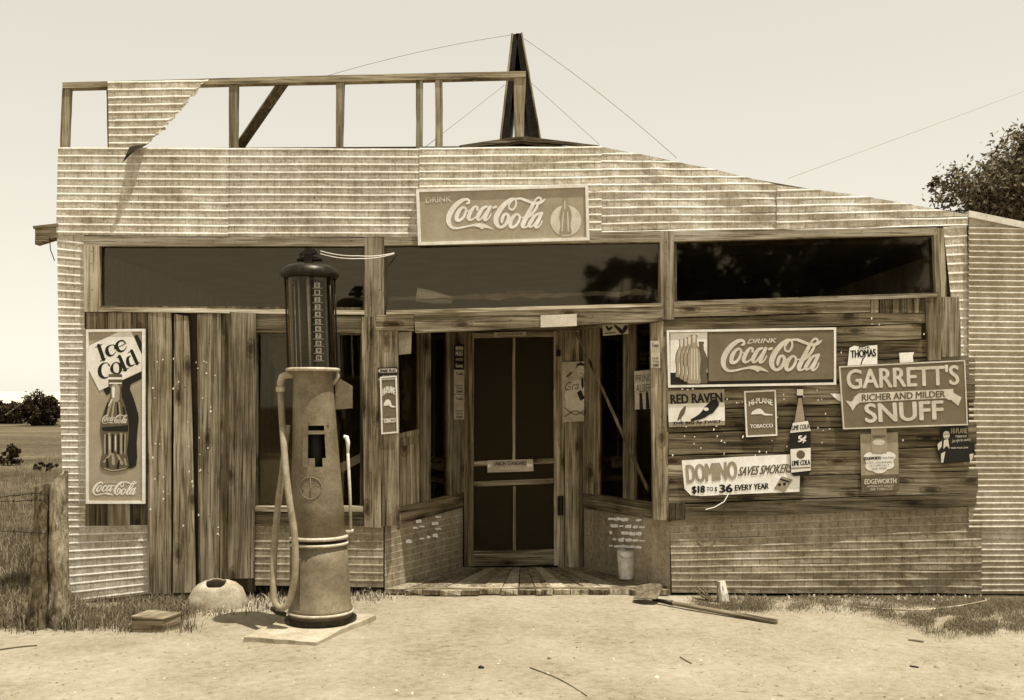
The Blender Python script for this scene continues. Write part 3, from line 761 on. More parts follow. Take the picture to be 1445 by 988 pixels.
# flakes where the siding's coat has come off
def flakes(place, x0, x1, y0, y1, sl, n, seed):
    r = random.Random(seed); mb = MB()
    for i in range(n):
        row = r.randrange(5); cx = x0 + (r.randrange(5) + (.5 if row % 2 else 0)) * (x1 - x0) / 5.3 + 4; cy = y0 + row * (y1 - y0) / 4.6 + sl * (cx - x0)
        w, h = r.uniform(2, 6.4), r.uniform(1.2, 3.5); pts = []
        for a, b in ((1, -.8), (.4, -1), (-.4, -.9), (-1, -.8), (-1.05, 0), (-1, .8), (-.3, 1), (.4, .9), (1, .8), (1.05, 0)): pts.append((cx + w * a * r.uniform(.75, 1.05), cy + h * b * r.uniform(.5, 1.1)))
        mb.add([place(x, y, -.0105 - i * .0002) for x, y in pts], [tuple(range(10))])
    tag(mb.build('bare_flakes', FLAKE, store), None, None, kind='stuff')
flakes(SL, 573, 622, 731, 770, -.22, 18, 3); flakes(SR, 858, 910, 732, 776, .05, 44, 5)

# ------------------------------------------------------------------ lean-to of corrugated iron on the right
lean = thing('lean_to', 'corrugated iron lean-to joined to the right end of the store', 'shed', (5.0, .6, 0))
def corrugated(name, x0, x1, z0, z1, Y, amp, pitch, parent):
    mb = MB(); n = int((z1 - z0) / pitch * 8); xs_ = [x0, lerp(x0, x1, .25), lerp(x0, x1, .6), x1]; V = []
    for i in range(n + 1):
        z = z0 + (z1 - z0) * i / n
        for x in xs_:
            V.append((x, Y + amp * math.sin(2 * math.pi * z / pitch) + .004 * mnoise.noise(Vector((x * 3, z * 2, 5))), z + .01 * mnoise.noise(Vector((x * 1.5, 3, z * .3)))))
    mb.add(V, [(i * 4 + k, i * 4 + k + 1, i * 4 + 5 + k, i * 4 + 4 + k) for i in range(n) for k in range(3)])
    return mb.build(name, GALV, parent, True)
lx0, lx1 = W(1365, 500).x, W(1640, 500).x
up = corrugated('wall_sheet', lx0, lx1, W(0, 745).z, W(0, 322).z, -.022, .0085, .049, lean)
corrugated('wall_sheet', W(1384, 800).x, lx1 + .05, W(0, 838).z, W(0, 741).z, -.004, .0085, .049, lean)
MB().poly([(1368,297),(1445,313),(1640,352),(1640,362),(1445,322),(1367,306)], -.03, 3.0).build('roof', BEAD, lean)
MB().poly([(1367,304),(1640,360),(1640,372),(1368,322)], -.008, .03).build('top_trim', GALV, lean)
MB().poly([(1371,325),(1640,360),(1640,838),(1388,838)], .03, .05).build('wall', INSIDE, lean)

# ------------------------------------------------------------------ A-shaped sign on the roof, seen end on, with its wires
rs = thing('rooftop_sign', 'tall A-shaped roof sign seen end on, dark boards meeting at a point', 'sign', (W(735, 193, .6).x, 1.2, zr))
for (xt, xb0, xb1, yt) in ((723, 706, 717, 48), (728, 748, 763, 47)):
    m = MB(); T0, T1 = W(xt, yt, .55), W(xt + 8, yt, .55); Bq0, Bq1 = W(xb0, 199, .55), W(xb1, 199, .55)
    ring = [Bq0, Bq1, T1, T0]; m.prism(ring, [p + Vector((0, 1.7, 0)) for p in ring])
    pn = m.build('sign_panel', DARKMETAL, rs)
    e0, e1 = (T0, Bq0) if xt < 725 else (T1, Bq1)
    MB().tube([e0 + Vector((0, -.012, 0)), e1 + Vector((0, -.012, 0))], .009, 6).build('edge_strip', TRIMV if xt < 725 else STUD, pn)
MB().tube([W(733, 110, .62), W(735, 198, .62)], .018, 6).build('strut', DARKV, rs)
def wire(name, pts, r, mat, label, cat='wire', sag=0.0, n=14, group=None):
    P = []
    for a, b in zip(pts[:-1], pts[1:]):
        for i in range(n):
            t = i / n; p = a.lerp(b, t); p.z -= sag * 4 * t * (1 - t); P.append(p)
    P.append(pts[-1]); return tag(MB().tube(P, r, 5).build(name, mat), label, cat, group)
WIREM = m_plain('wire_metal', .45, .1, 9, .6)
wire('guy_wire', [W(724, 49, .6), W(462, 107, .03)], .0019, WIREM, 'thin guy wire from the roof sign peak down left to the parapet rail', sag=-.03)
wire('guy_wire', [W(731, 49, .6), W(955, 223, .03)], .0024, WIREM, 'thin guy wire from the roof sign peak down right to the sloping roof edge', sag=-.04)
wire('guy_wire', [W(712, 120, .6), W(601, 207, .06)], .002, WIREM, 'faint lower guy wire left of the roof sign, behind the two close studs')
wire('guy_wire', [W(744, 112, .6), W(846, 204, .03)], .002, WIREM, 'faint lower guy wire right of the roof sign')
wire('power_line', [W(1112, 252, .5), W(1850, -30, 14)], .0017, WIREM, 'faint overhead wire crossing the sky toward the tree', sag=.05)
wire('loose_wire', [W(70, 335, -.03), W(71, 352, -.05), W(77, 368, -.03)], .004, DARKMETAL, 'short dark wire dangling from the left eave', n=5)

# ================================================================== SIGNS
def sign(name, label, q, cat='sign'):
    c = [sum(p[0] for p in q) / len(q), max(p[1] for p in q)]
    return thing(name, label, cat, W(c[0], c[1], -.02))
# long sign over the door
q = [(587,267),(830,260),(832,339),(590,346)]
s = sign('drink_sign', 'long cream-framed drink sign with white script and a bottle on a disc, above the doorway', q)
plate(q, -.045, .03, SIGNLT, s); frame(q, -.045, 4.2, CREAM, s)
script(629, 278, 770, 324, -.0475, CREAM, s)
letters('DRINK', [(600.5,278.5),(637,276.5),(637,284),(600.5,286.5)], -.0475, PALEP, s, .03)
ink([], [ell(798.5, 311.5, 22, 22)], .8, ident, -.047, PALEP, s, 'disc_print')
ink([], [cola_outline(789, 807, 279, 331)], .7, ident, -.048, TAN, s, 'bottle_print')
ink([[(795,300,.9),(793,326,.9)], [(801,300,.9),(802,326,.9)], [(797,284,.8),(797,295,.8)]], [], .5, ident, -.0488, PALEP, s, 'bottle_highlight')
# tall sign on the left boards
q = [(121,465),(204,464),(204,711),(121,711)]
s = sign('drink_sign', 'tall narrow drink sign with a bottle under a tilted white Ice Cold card', q)
plate(q, -.05, .025, SIGNLT, s); frame(q, -.05, 3.6, CREAM, s, .010)
t7 = lambda x, y: (115 + x / 7.32, 455 + y / 7.32); t6 = lambda x, y: (115 + x / 7.06, 580 + y / 7.06)
sh = [(545,140),(575,125),(623,215),(623,335)]
ink([], [sh, [(222,690),(620,508),(620,582),(508,640),(500,690),(540,790),(585,940),(592,1000),(578,1130),(570,1240),(575,1390),(565,1480),(520,1510),(320,1512),(280,1470),(400,900),(330,700),(258,755)]], 6, t7, -.0525, INK, s, 'shadow_print')
ink([], [[(78,242),(395,92),(512,92),(628,345),(628,500),(185,706),(64,472),(64,440)]], 6, t7, -.0533, CREAM, s, 'card_print')
ICE = [[(178,240,19),(226,382,19)], [(142,260,4),(214,226,4)], [(194,402,4),(250,374,4)],
       [(346,268,10),(338,236,6),(300,236,5),(266,262,13),(264,308,20),(290,342,13),(328,336,5),(356,302,3)],
       [(378,258,4),(456,218,4)], [(456,216,5),(428,190,8),(390,196,9),(364,230,15),(372,276,18),(406,300,12),(446,284,5),(464,246,3)],
       [(288,446,8),(264,418,4),(216,430,9),(188,480,18),(196,544,20),(236,574,10),(272,564,4)],
       ['o',(312,482,17),(326,432,8),(364,412,5),(398,440,14),(404,488,16),(382,528,8),(334,522,10)],
       [(392,352,18),(452,490,18)], [(362,366,4),(404,346,4)], [(424,502,4),(490,470,4)],
       [(506,346,4),(478,370,13),(480,420,18),(506,450,10),(548,434,4)], [(518,296,18),(574,424,18)], [(480,314,4),(524,292,4)], [(572,432,4),(600,414,4)]]
ink(ICE, [], 5, t7, -.0541, INK, s)
bot = [(153,528),(172,528),(173,545),(171,548),(172,560),(177,575),(181,592),(182,606),(181,622),(179,638),(181,650),(182,658),(179,663),(160,666),(145,663),(141,657),(142,648),(145,636),(143,622),(141,606),(142,594),(147,578),(155,560),(156,548),(153,545)]
ink([], [bot], .8, ident, -.0549, BROWN, s, 'bottle_print')
ink([[(163,562,5.5),(163,548,6)], [(150,592,1.2),(158,564,1.6)], [(158,590,1.5),(161,566,1.2)], [(170,590,1.2),(168,568,1.0)], [(148,614,1.0),(148,640,1.0)], [(154,612,1.6),(155,642,1.6)], [(163,614,1.4),(163,636,1.4)], [(171,612,1.5),(171,640,1.3)], [(177,612,.8),(176,640,.8)],
     [(147,652,1.4),(158,640,1.4),(160,654,2.4)], [(166,642,1.2),(172,654,2.0)], [(176,648,1.2),(178,656,1.2)], [(147,661,.9),(160,664,.9),(177,661,.9)]], [], .6, ident, -.0557, SIGNLT, s, 'bottle_highlight')
ink([[(160,548,2.2),(160,560,1.6)], [(153,573,.5),(158,564,.6)], [(163,616,.5),(163,634,.5)], [(155,616,.5),(155,634,.5)], [(154,534,1.6),(171,534,1.6)], [(155,541,1.0),(171,541,1.0)]], [], .5, ident, -.0560, CREAM, s, 'cap_print')
ink([[(152,569,1.2),(147,590,1.4)], [(166,570,1.2),(167,590,1.5)], [(174,575,1.2),(177,592,1.3)], [(151,614,1.2),(151,640,1.2)], [(159,614,1.5),(159,638,1.5)], [(167,614,1.4),(167,640,1.4)], [(174,614,1.0),(174,638,1.0)], [(152,658,1.8),(151,648,1.5)], [(166,660,2.0),(168,650,1.2)]], [[(143,603),(181,600),(181,606),(180,609),(145,608)]], .6, ident, -.0562, INK, s, 'bottle_shade_print')
script(143.5, 585, 180, 598, -.0564, PALEP, s)
script(130, 679, 193.5, 699, -.0525, CREAM, s); letters('DRINK', [(147,678.5),(164,678.5),(164,681.5),(147,681.5)], -.0525, PALEP, s, .02)
# wide sign on the plank wall
q = [(941,466),(1180,462),(1180,543),(943,547)]
s = sign('drink_sign', 'wide drink sign with white script beside a picture of four bottles, on the plank wall', q)
plate(q, -.06, .02, SIGNDK, s); frame(q, -.06, 3.2, CREAM, s, .012)
MB().poly([(946,470),(998,469),(998,526),(946,526)], -.0625, .002).build('picture_panel', CREAM, s)
MB().poly([(946,526),(1177,524),(1177,540),(946,543)], -.0618, .0012).build('picture_floor', INK, s)
MB().poly([(1000,470),(1176,467),(1176,535),(1000,538)], -.068, .007).build('text_panel', SIGNDK, s)
ink([], [cola_outline(980, 999, 482, 541)], .9, ident, -.0632, BROWN, s, 'bottle_shadow_print')
for i, (a, b, t, e) in enumerate(((953, 971, 479, 533), (959, 977, 478, 536), (964, 982, 476, 539), (969, 990, 473, 542))):
    ink([], [cola_outline(a - .5, b + .5, t, e)], .8, ident, -.0636 - i * .0012, BROWN, s, 'bottle_outline')
    ink([], [cola_outline(a + .9, b - .9, t + .8, e - .8)], .8, ident, -.0640 - i * .0012, SIGNLT, s, 'bottle_print')
    ink([[(lerp(a, b, f), lerp(t, e, .2) + 6, .7), (lerp(a, b, f + (f - .5) * .3), lerp(t, e, .9), .9)] for f in (.36, .52, .68)] + [[((a + b) / 2, t + 1, 2.0), ((a + b) / 2, t + 9, 1.6)]], [], .6, ident, -.0644 - i * .0012, PALEP, s, 'bottle_highlight')
script(1016.5, 477, 1160.5, 525.5, -.0705, PALEP, s); letters('DRINK', [(1056,478.5),(1096,477),(1096,483.5),(1054,485)], -.0705, PALEP, s, .03, .2)
# twist tobacco card
q = [(942,552),(1022,549),(1023,600),(944,603)]
s = sign('tobacco_sign', 'small white tobacco sign with a dark twist and a bird, under the wide drink sign', q)
plate(q, -.045, .006, TAN, s)
MB().poly([(943,570.5),(1022.5,568),(1023,594),(943.5,596)], -.0465, .001).build('white_band', CREAM, s)
letters('RED RAVEN', [(945.5,557),(1019,554),(1020,567.5),(946.5,570.5)], -.0478, INK, s, .03)
ink([[(1003,575,6.5),(1008,570,6.5),(1001,578,7)], [(1000,578,6.5),(990,587,4.2),(976,593,1.6)]], [], .8, ident, -.0485, INK, s, 'twist_print')
ink([], [ell(996.5, 577.5, 3.6, 2.4)], .5, ident, -.0492, CREAM, s, 'label_print')
ink([[(967,574,1.2),(963,582,3.2),(957,592,1.2)], [(961,588,.5),(961,596,.5)]], [], .6, ident, -.0485, BROWN, s, 'bird_print')
letters('THE BIG 5¢ TWIST', [(949,595.5),(1018,592.5),(1018,598),(949,601)], -.0485, INK, s, .03)
# framed plane tobacco card
def plane_sign(q, label, place=W, Y=-.05):
    s = sign('tobacco_sign', label, q)
    if place is W: plate(q, Y, .012, SIGNDK, s); frame(q, Y, 2.2, CREAM, s, .006, .014)
    X = lambda u, v: quad_px(q, u, v)
    letters('HI-PLANE', [X(.13, .22), X(.88, .22), X(.88, .34), X(.13, .34)], Y - .002, CREAM, s, .03, 0, 4)
    ink([[(*X(.25, .47), 1.6), (*X(.45, .44), 3.0), (*X(.62, .52), 1.6), (*X(.86, .54), .8)], [(*X(.2, .5), .8), (*X(.5, .49), 1.4)]], [], .6, ident, Y - .002, CREAM, s, 'plane_print')
    letters('SMOOTH CUT', [X(.24, .66), X(.78, .66), X(.78, .69), X(.24, .69)], Y - .002, TAN, s, .01)
    letters('TOBACCO', [X(.14, .73), X(.87, .73), X(.87, .81), X(.14, .81)], Y - .002, CREAM, s, .03)
    return s
plane_sign([(1050,552),(1095,550),(1097,615),(1053,617)], 'small framed plane tobacco sign between the twist sign and the bottle sign')
plane_sign([(536,532),(560,530),(562,611),(538,613)], 'narrow framed plane tobacco sign on the left doorway post', W, -.045)
# bottle cut-out
bo = [(1124,549),(1134,549),(1134,558),(1132,562),(1133,575),(1137,590),(1142,600),(1144,610),(1144,664),(1141,671),(1120,672),(1116,667),(1115,610),(1117,600),(1122,588),(1126,575),(1126,562),(1124,558)]
s = sign('bottle_sign', 'bottle-shaped tin sign with pale labels overlapping the end of the white banner', bo)
MB().poly(bo, -.075, .012).build('sign_panel', INK, s)
MB().poly([(1127,562),(1131,562),(1136,594),(1121,596)], -.0765, .001).build('neck_print', TAN, s)
MB().poly([(1124.5,549.5),(1133.5,549.5),(1133.5,558),(1124.5,558)], -.0765, .001).build('cap_print', PALEP, s)
MB().poly([(1119,597),(1140,594),(1144,608),(1115,611)], -.0772, .001).build('label_print', CREAM, s)
MB().poly([(1115.5,634),(1144,632),(1144,664),(1116.5,667)], -.0765, .001).build('label_print', CREAM, s)
letters('LIME COLA', [(1118,600.5),(1142,598),(1142.5,605),(1117,607.5)], -.0785, INK, s, .02)
letters('5¢', [(1126,615),(1138,613.5),(1138,625),(1126,626.5)], -.0775, CREAM, s, .05)
ink([], [ell(1130, 641.5, 6, 6)], .6, ident, -.0775, BROWN, s, 'disc_print')
letters('LIME COLA', [(1117.5,650),(1143.5,648.5),(1143.5,656),(1117.5,657.5)], -.0778, INK, s, .03)
ink([[(1117,661,.7),(1143,659.5,.7)]], [], .4, ident, -.0778, BROWN, s, 'line_print')
# white banner, one corner torn
bn = [(962,650),(1040,645),(1121,641),(1129,668),(1128,694),(1050,697),(990,700),(975,699),(966,690),(964,670)]
s = sign('paper_banner', 'white paper banner with torn lower left corner, lowest on the plank wall', bn)
MB().poly(bn, -.058, .005).build('sign_panel', WHITE, s)
letters('DOMINO', [(967,656),(1040,650.5),(1041,676.5),(969,682.5)], -.0605, TAN, s, .03)
letters('SAVES SMOKERS', [(1043,659),(1119,654),(1117,667),(1041,672)], -.0605, BROWN, s, .02, .25)
letters('$18', [(976,686),(995,685),(995,697),(976,698)], -.0605, INK, s, .05)
letters('TO $', [(997,687.5),(1012,687),(1012,694),(997,694.5)], -.0605, INK, s, .02)
letters('36', [(1014.5,684),(1034,683),(1034,695),(1014.5,696)], -.0605, INK, s, .06)
letters('EVERY YEAR', [(1037,684.5),(1085,681.5),(1085,690),(1037,693)], -.0605, INK, s, .035)
MB().poly([(1092,690),(1103,672),(1119,677),(1107,695)], -.0605, .001).build('pack_print', TAN, s)
ink([], [ell(1100, 684, 2.2, 2.2), ell(1107, 683, 2.2, 2.2), [(1101,675),(1114,679),(1113,681),(1100,677)]], .5, ident, -.0615, INK, s, 'pack_marks')
wire('paper_strip', [W(1028, 697, -.06), W(1022, 708, -.075), W(1008, 716, -.07), W(996, 719, -.06)], .004, WHITE, 'thin curled strip of paper hanging below the white banner', 'paper', n=4)
# snuff sign
q = [(1184,517),(1362,508),(1366,600),(1190,606)]
s = sign('snuff_sign', 'large snuff sign with pale block letters and a ribbon, right end of the plank wall', q)
plate(q, -.065, .022, SIGNDK, s); frame(q, -.065, 1.8, PALEP, s, .004, .016)
letters("GARRETT'S", [(1194,520.5),(1353,514),(1354,543),(1195,549.5)], -.0675, PALEP, s, .022)
ink([], [[(1212,555),(1345,549),(1346,560),(1340,565),(1335,562),(1214,568),(1208,572),(1203,580),(1200,574),(1193,565),(1202,567),(1206,560)], [(1340,551),(1350,557),(1357,561),(1352,573),(1344,566),(1338,560)]], .8, ident, -.0675, PALEP, s, 'ribbon_print')
letters('RICHER AND MILDER', [(1216,556.5),(1334,551),(1334,560.5),(1216,566)], -.0685, BROWN, s, .03)
letters('SNUFF', [(1219,569.5),(1331,564.5),(1332,592),(1221,597)], -.0675, PALEP, s, .028)
# papers above it
def card(name, label, pts, mat, Y=-.045, th=.003, cat='paper'):
    s = sign(name, label, pts, cat); MB().poly(pts, Y, th).build('paper_sheet', mat, s); return s
s = card('poster', 'torn white election poster above the snuff sign', [(1199,491),(1206,488),(1216,490),(1226,488),(1238,487),(1238,514),(1196,516)], WHITE, -.05, cat='poster')
letters('THOMAS', [(1200,494.5),(1236,492),(1236.5,503),(1200.5,505.5)], -.0515, INK, s, .03)
letters('FOR', [(1212,489.5),(1228,488.5),(1228,492),(1212,493)], -.0515, INK, s, .02)
ink([[(1221,502,.6),(1217,508,.8),(1215,515,.7)]], [], .4, ident, -.0515, INK, s, 'tear_print')
card('paper_scrap', 'small torn white scrap above the snuff sign, right of the poster', [(1269,498),(1290,497),(1288,503),(1289,511),(1270,512)], WHITE)
card('paper_scrap', 'white torn paper corner poking out at the left edge of the snuff sign', [(1171,555),(1186,556),(1187,567),(1181,564)], WHITE, -.05)
# pipe tobacco card below
q = [(1214,613),(1267,610),(1269,692),(1216,695)]
s = sign('tobacco_sign', 'upright pale pipe tobacco card with a white cloud panel, below the snuff sign', q)
plate(q, -.05, .006, TAN, s)
MB().poly([(1215.5,671),(1268.5,669),(1269,692),(1216,695)], -.0515, .001).build('dark_band', BROWN, s)
MB().poly([(1229,604),(1251,603),(1251.5,640),(1230,641)], -.0525, .002).build('tin_print', SIGNLT, s)
ink([], [ell(1240, 624, 8.5, 4.5)], .5, ident, -.0535, PALEP, s, 'tin_label'); letters('EDGEWORTH', [(1231.5,614.5),(1249.5,614),(1249.5,618),(1231.5,618.5)], -.0535, BROWN, s, .02)
ink([], [ell(1228, 645, 9, 6.5), ell(1254, 644, 10, 6.5), ell(1241, 650, 20, 9), ell(1231, 658, 10, 6.5), ell(1251, 656, 11, 6.5), ell(1241, 661, 11, 7)], .7, ident, -.0522, CREAM, s, 'cloud_print')
letters('EDGEWORTH', [(1219,645),(1243.5,644),(1243.5,648.5),(1219,649.5)], -.0535, INK, s, .04)
letters('Ready-Rubbed', [(1245,644.5),(1262,643.5),(1262,648),(1245,649)], -.0535, BROWN, s, .0, .3)
for i, tx in enumerate(('COOL LONG-BURNING', 'CUT ESPECIALLY', 'FOR PIPES')):
    letters(tx, [(1224 + 3 * i, 651.5 + 4.5 * i), (1259 - 4 * i, 650.5 + 4.5 * i), (1259 - 4 * i, 653.5 + 4.5 * i), (1224 + 3 * i, 654.5 + 4.5 * i)], -.0535, BROWN, s, .01, .2)
letters('EDGEWORTH', [(1220,676.5),(1265,675),(1265,682),(1220,683.5)], -.0525, PALEP, s, .03)
letters("AMERICA'S FINEST", [(1223,685),(1262,684),(1262,687),(1223,688)], -.0525, PALEP, s, .01, .2); letters('PIPE TOBACCO', [(1228,689),(1259,688),(1259,691.5),(1228,692.5)], -.0525, PALEP, s, .01, .2)
# cut-out of a man, dark
mo = [(1326,606),(1340,601),(1366,602),(1366,620),(1375,626),(1376,640),(1372,648),(1369,652),(1330,655),(1327,652),(1322,634),(1323,625),(1329,619)]
s = sign('tobacco_sign', 'dark cut-out tobacco card of a suited man, lower right of the snuff sign', mo)
MB().poly(mo, -.055, .006).build('sign_panel', INK, s)
ink([], [ell(1335.5, 614, 4.6, 6.2)], .5, ident, -.0565, PALEP, s, 'face_print')
ink([], [[(1330,611),(1331,606),(1336,604.5),(1341,607),(1341,611),(1338,608.5),(1333,608.5)]], .4, ident, -.0572, INK, s, 'hair_print')
ink([[(1333,613,.5),(1334,613,.5)], [(1337.5,613,.5),(1338.5,613,.5)], [(1333.5,617.5,.5),(1335.5,618.4,.5),(1338,617.5,.5)]], [], .3, ident, -.0575, BROWN, s, 'features_print')
ink([], [[(1332,621),(1338,620),(1340,634),(1336,629),(1331,634)], [(1323,627),(1329,622),(1329,630),(1324,636)], [(1328,640),(1334,637),(1331,653),(1328,653)], [(1368,641),(1374,640),(1372,648),(1369,652)]], .6, ident, -.0565, PALEP, s, 'shirt_print')
letters('HI-PLANE', [(1342,604.5),(1365,604),(1365,611.5),(1342,612)], -.0565, TAN, s, .03); letters('TOBACCO', [(1348,614.5),(1364,614),(1364,617),(1348,617.5)], -.0565, PALEP, s, .02)
letters('Just right for smoking', [(1343,620),(1370,618),(1370,623),(1343,626)], -.0565, PALEP, s, .01, .3); letters('MAKE YOUR OWN', [(1342,631),(1366,630.5),(1366,633),(1342,633.5)], -.0565, PALEP, s, .02)
# doorway signs
q = [(533,519),(561,518),(561,536),(534,537)]
s = sign('tobacco_sign', 'small black tobacco strip with pale oval lettering on the left doorway post', q)
plate(q, -.045, .005, INK, s); ink([[(537,523.5,3.0),(557.5,523,3.0)]], [], .5, ident, -.0465, PALEP, s, 'oval_print')
letters('SPARK PLUG', [(536,521.2),(558.5,520.7),(558.5,525.6),(536,526.1)], -.0475, INK, s, .03); letters('Always Fresh', [(539,529.5),(556,529),(556,532.5),(539,533)], -.0465, PALEP, s, .01, .3)
ink([[(535,535.6,.9),(560,534.6,.9)]], [], .4, ident, -.0465, CREAM, s, 'line_print')
card('notice', 'pale paper notice hanging at the left under the doorway header', [(559,469),(581,468),(580,499),(561,501)], DULL, .05, cat='notice')
card('notice', 'blank pale card tacked to the middle of the doorway header', [(763,445),(814,443),(814,460),(763,462)], PALEP, -.06, cat='notice')
q = [(697,469.5),(742,468),(742,473.5),(697,475.5)]
s = card('notice', 'narrow lettered strip over the screen door', q, DULL, RD - .05, cat='notice'); letters('GOOD HOUSE SHOES', [(701,471),(738,469.5),(738,472.5),(701,474)], RD - .0515, INK, s, .02)
Yt = RD - .06
for lab, y0, y1, mat, lines in (('dark lettered tobacco strip, topmost of three left of the screen door', 486, 521, INK, (('BROWNS', .08, .24, PALEP), ('MULE', .28, .46, PALEP), ('CHEWING TOBACCO', .55, .66, TAN), ('Sweet', .78, .93, PALEP))),
                                ('pale medicine tag, middle of three strips left of the screen door', 522, 556, DULL, (('Tums', .1, .22, INK), ('FOR', .62, .68, INK), ('THE', .74, .80, INK), ('TUMMY', .86, .96, INK))),
                                ('pale medicine tag, lowest of three strips left of the screen door', 557, 592, DULL, (('Tums', .1, .22, INK), ('FOR', .62, .68, INK), ('THE', .74, .80, INK), ('TUMMY', .86, .96, INK)))):
    s = sign('tag_sign', lab, [(641, y0), (655, y1)]); s.location = W(648, y1, Yt); WLOC[s] = W(648, y1, Yt)
    sprism(SL, [(641, y0), (655, y0), (655, y1), (641, y1)], -.022, .004, 'sign_panel', mat, s)
    for tx, a, b, mm in lines: letters(tx, [(643, lerp(y0, y1, a)), (653.5, lerp(y0, y1, a)), (653.5, lerp(y0, y1, b)), (643, lerp(y0, y1, b))], -.0235, mm, s, .02, place=SL)
q = [(918,481),(931,481),(932,519),(919,519)]
s = sign('tag_sign', 'pale medicine tag on the right doorway post', q); plate(q, -.045, .004, DULL, s)
for tx, a, b in (('Tums', .1, .22), ('FOR', .62, .68), ('THE', .74, .80), ('TUMMY', .86, .96)): letters(tx, [quad_px(q, .15, a), quad_px(q, .85, a), quad_px(q, .85, b), quad_px(q, .15, b)], -.0465, INK, s, .02)
# man poster beside the door
q = [(793,511),(829,510),(833,594),(794,596)]; Yp = RD - .05
s = sign('poster', 'tan poster of a man in a white shirt, hung right of the screen door', q, 'poster'); s.location = W(812, 596, Yp); WLOC[s] = W(812, 596, Yp)
MB().poly(q, Yp, .004).build('sign_panel', DULL, s)
ink([], [[(797,557),(806,540),(814,535),(826,539),(831,556),(828,576),(812,583),(800,575)]], .7, ident, Yp - .0015, PALEP, s, 'shirt_print'); ink([], [ell(819.5, 523, 5.2, 7.6)], .5, ident, Yp - .002, PALEP, s, 'face_print')
ink([], [[(813,520),(814,514),(819,511.5),(825,514),(826,519),(823,516),(816,516)], [(820.5,533),(823,533),(824,545),(821.5,549),(820,543)], [(814,554),(820,550),(825,562),(819,566)]], .5, ident, Yp - .0027, INK, s, 'dark_print')
ink([[(817,522,.5),(818,522,.5)], [(821.5,522,.5),(822.5,522,.5)], [(818,527.5,.5),(822,527.5,.5)], [(796,575,.6),(812,585,.7),(830,576,.6)], [(797,588,.7),(812,580,.8),(828,588,.8)], [(801,531,2),(806,526,1.6)]], [], .4, ident, Yp - .0027, BROWN, s, 'line_print')
letters('Gra', [(797,540),(817,537),(817,549),(797,552)], Yp - .0034, BROWN, s, .01, .25)
q = [(850,459),(886,457),(887,471),(851,474)]; s = card('notice', 'half-hidden pale card under the header at the right of the doorway', q, DULL, .25, cat='notice')
ink([[(856,461,1.5),(859,465,1.8),(863,462,1.5)], [(868,460,1.5),(874,465,2.5),(878,469,2.5),(883,462,3)], [(853,470.5,.7),(868,469.5,.7)]], [], .5, ident, .2485, INK, s, 'dark_print')
q = [(895,524),(918,522),(918,577),(896,578)]; s = sign('tobacco_sign', 'tobacco card with two dark legs standing in the right doorway window', q); MB().poly([SR_ for SR_ in q], .22, .004).build('sign_panel', DULL, s)
s.location = W(906, 578, .22); WLOC[s] = s.location.copy()
for ch in s.children: ch.location = WLOC[ch] - WLOC[s]
letters('PRINCE', [(897,529),(924,527),(924,538),(897,540)], .218, BROWN, s, .01); letters('ALBERT', [(897,543),(924,541),(924,552),(897,554)], .218, BROWN, s, .01)
ink([[(904,556,1.8),(905,576,2.6)], [(913,555,1.8),(914,575,2.6)]], [], .6, ident, .218, INK, s, 'legs_print')
q = [(687,650),(752,648),(753,665),(688,667)]; Yd = DY - .006
s = sign('door_sign', 'small tin push plate sign across the middle of the screen door', q); s.location = W(720, 667, Yd); WLOC[s] = s.location.copy()
MB().poly(q, Yd, .004).build('sign_panel', DULL, s)
letters('UNION STANDARD', [(697,651.2),(743,650.3),(743,656),(697,657.5)], Yd - .0015, INK, s, .02); letters('Always Good', [(704,659.5),(733,658.8),(733,663),(704,663.7)], Yd - .0015, CREAM, s, .0, .3)
ink([], [[(688.5,654),(694,657),(688.8,661)], [(744,653),(748,656),(751,653),(751,660),(748,657),(744,660)]], .5, ident, Yd - .0015, CREAM, s, 'mark_print')
# staples and paper shreds still on the wood
mb = MB()
for i in range(120):
    r_ = rnd.random()
    if r_ < .55: px, py = rnd.uniform(946, 1180), rnd.uniform(548, 650)
    elif r_ < .7: px, py = rnd.uniform(1180, 1330), rnd.uniform(445, 660)
    else: px, py = rnd.uniform(212, 322), rnd.uniform(500, 760)
    w, h = rnd.uniform(.5, 1.4), rnd.uniform(.6, 1.8); Y = -.048 if px > 900 else -.046
    mb.add([W(px + w * a, py + h * b, Y + .0003 * i % .002) for a, b in ((-1, 1), (1, .6), (.7, -1), (-.8, -.7))], [(0, 1, 2, 3)])
tag(mb.build('paper_shreds', WHITE, store), None, None, kind='stuff')

mb = MB()
def nails(x0, y0, x1, y1, n, Y):
    for i in range(n):
        t = (i + .5) / n; px, py = lerp(x0, x1, t) + jit(2), lerp(y0, y1, t) + jit(1.5); r0 = rnd.uniform(.45, .9)
        mb.add([W(px + r0 * math.cos(a), py + r0 * math.sin(a), Y) for a in [-j * math.pi / 3 for j in range(6)]], [tuple(range(6))])
for a in ((122,341,512,341,12,-.032), (546,339,930,334,9,-.032), (955,333,1318,326,9,-.032), (545,456,575,456,3,-.04), (590,458,930,443,9,-.056), (523,340,523,440,6,-.032), (534,340,534,440,5,-.032),
          (940,335,940,445,7,-.032), (520,455,524,738,10,-.040), (529,455,532,738,7,-.040), (546,620,552,735,6,-.036), (931,470,936,725,12,-.026), (950,760,952,830,8,-.018), (84,340,86,460,7,-.012), (90,480,100,830,16,-.014), (1370,330,1380,700,14,-.034), (1098,262,1098,322,6,-.022), (322,215,321,328,8,-.022),
          (128,345,128,436,5,-.032), (335,455,332,800,7,-.06), (350,455,348,800,6,-.06), (226,450,226,825,6,-.046), (258,455,260,825,6,-.042), (295,455,295,820,6,-.047), (955,440,1215,431,8,-.036)): nails(*a)
tag(mb.build('nail_heads', INK, store), None, None, kind='stuff')
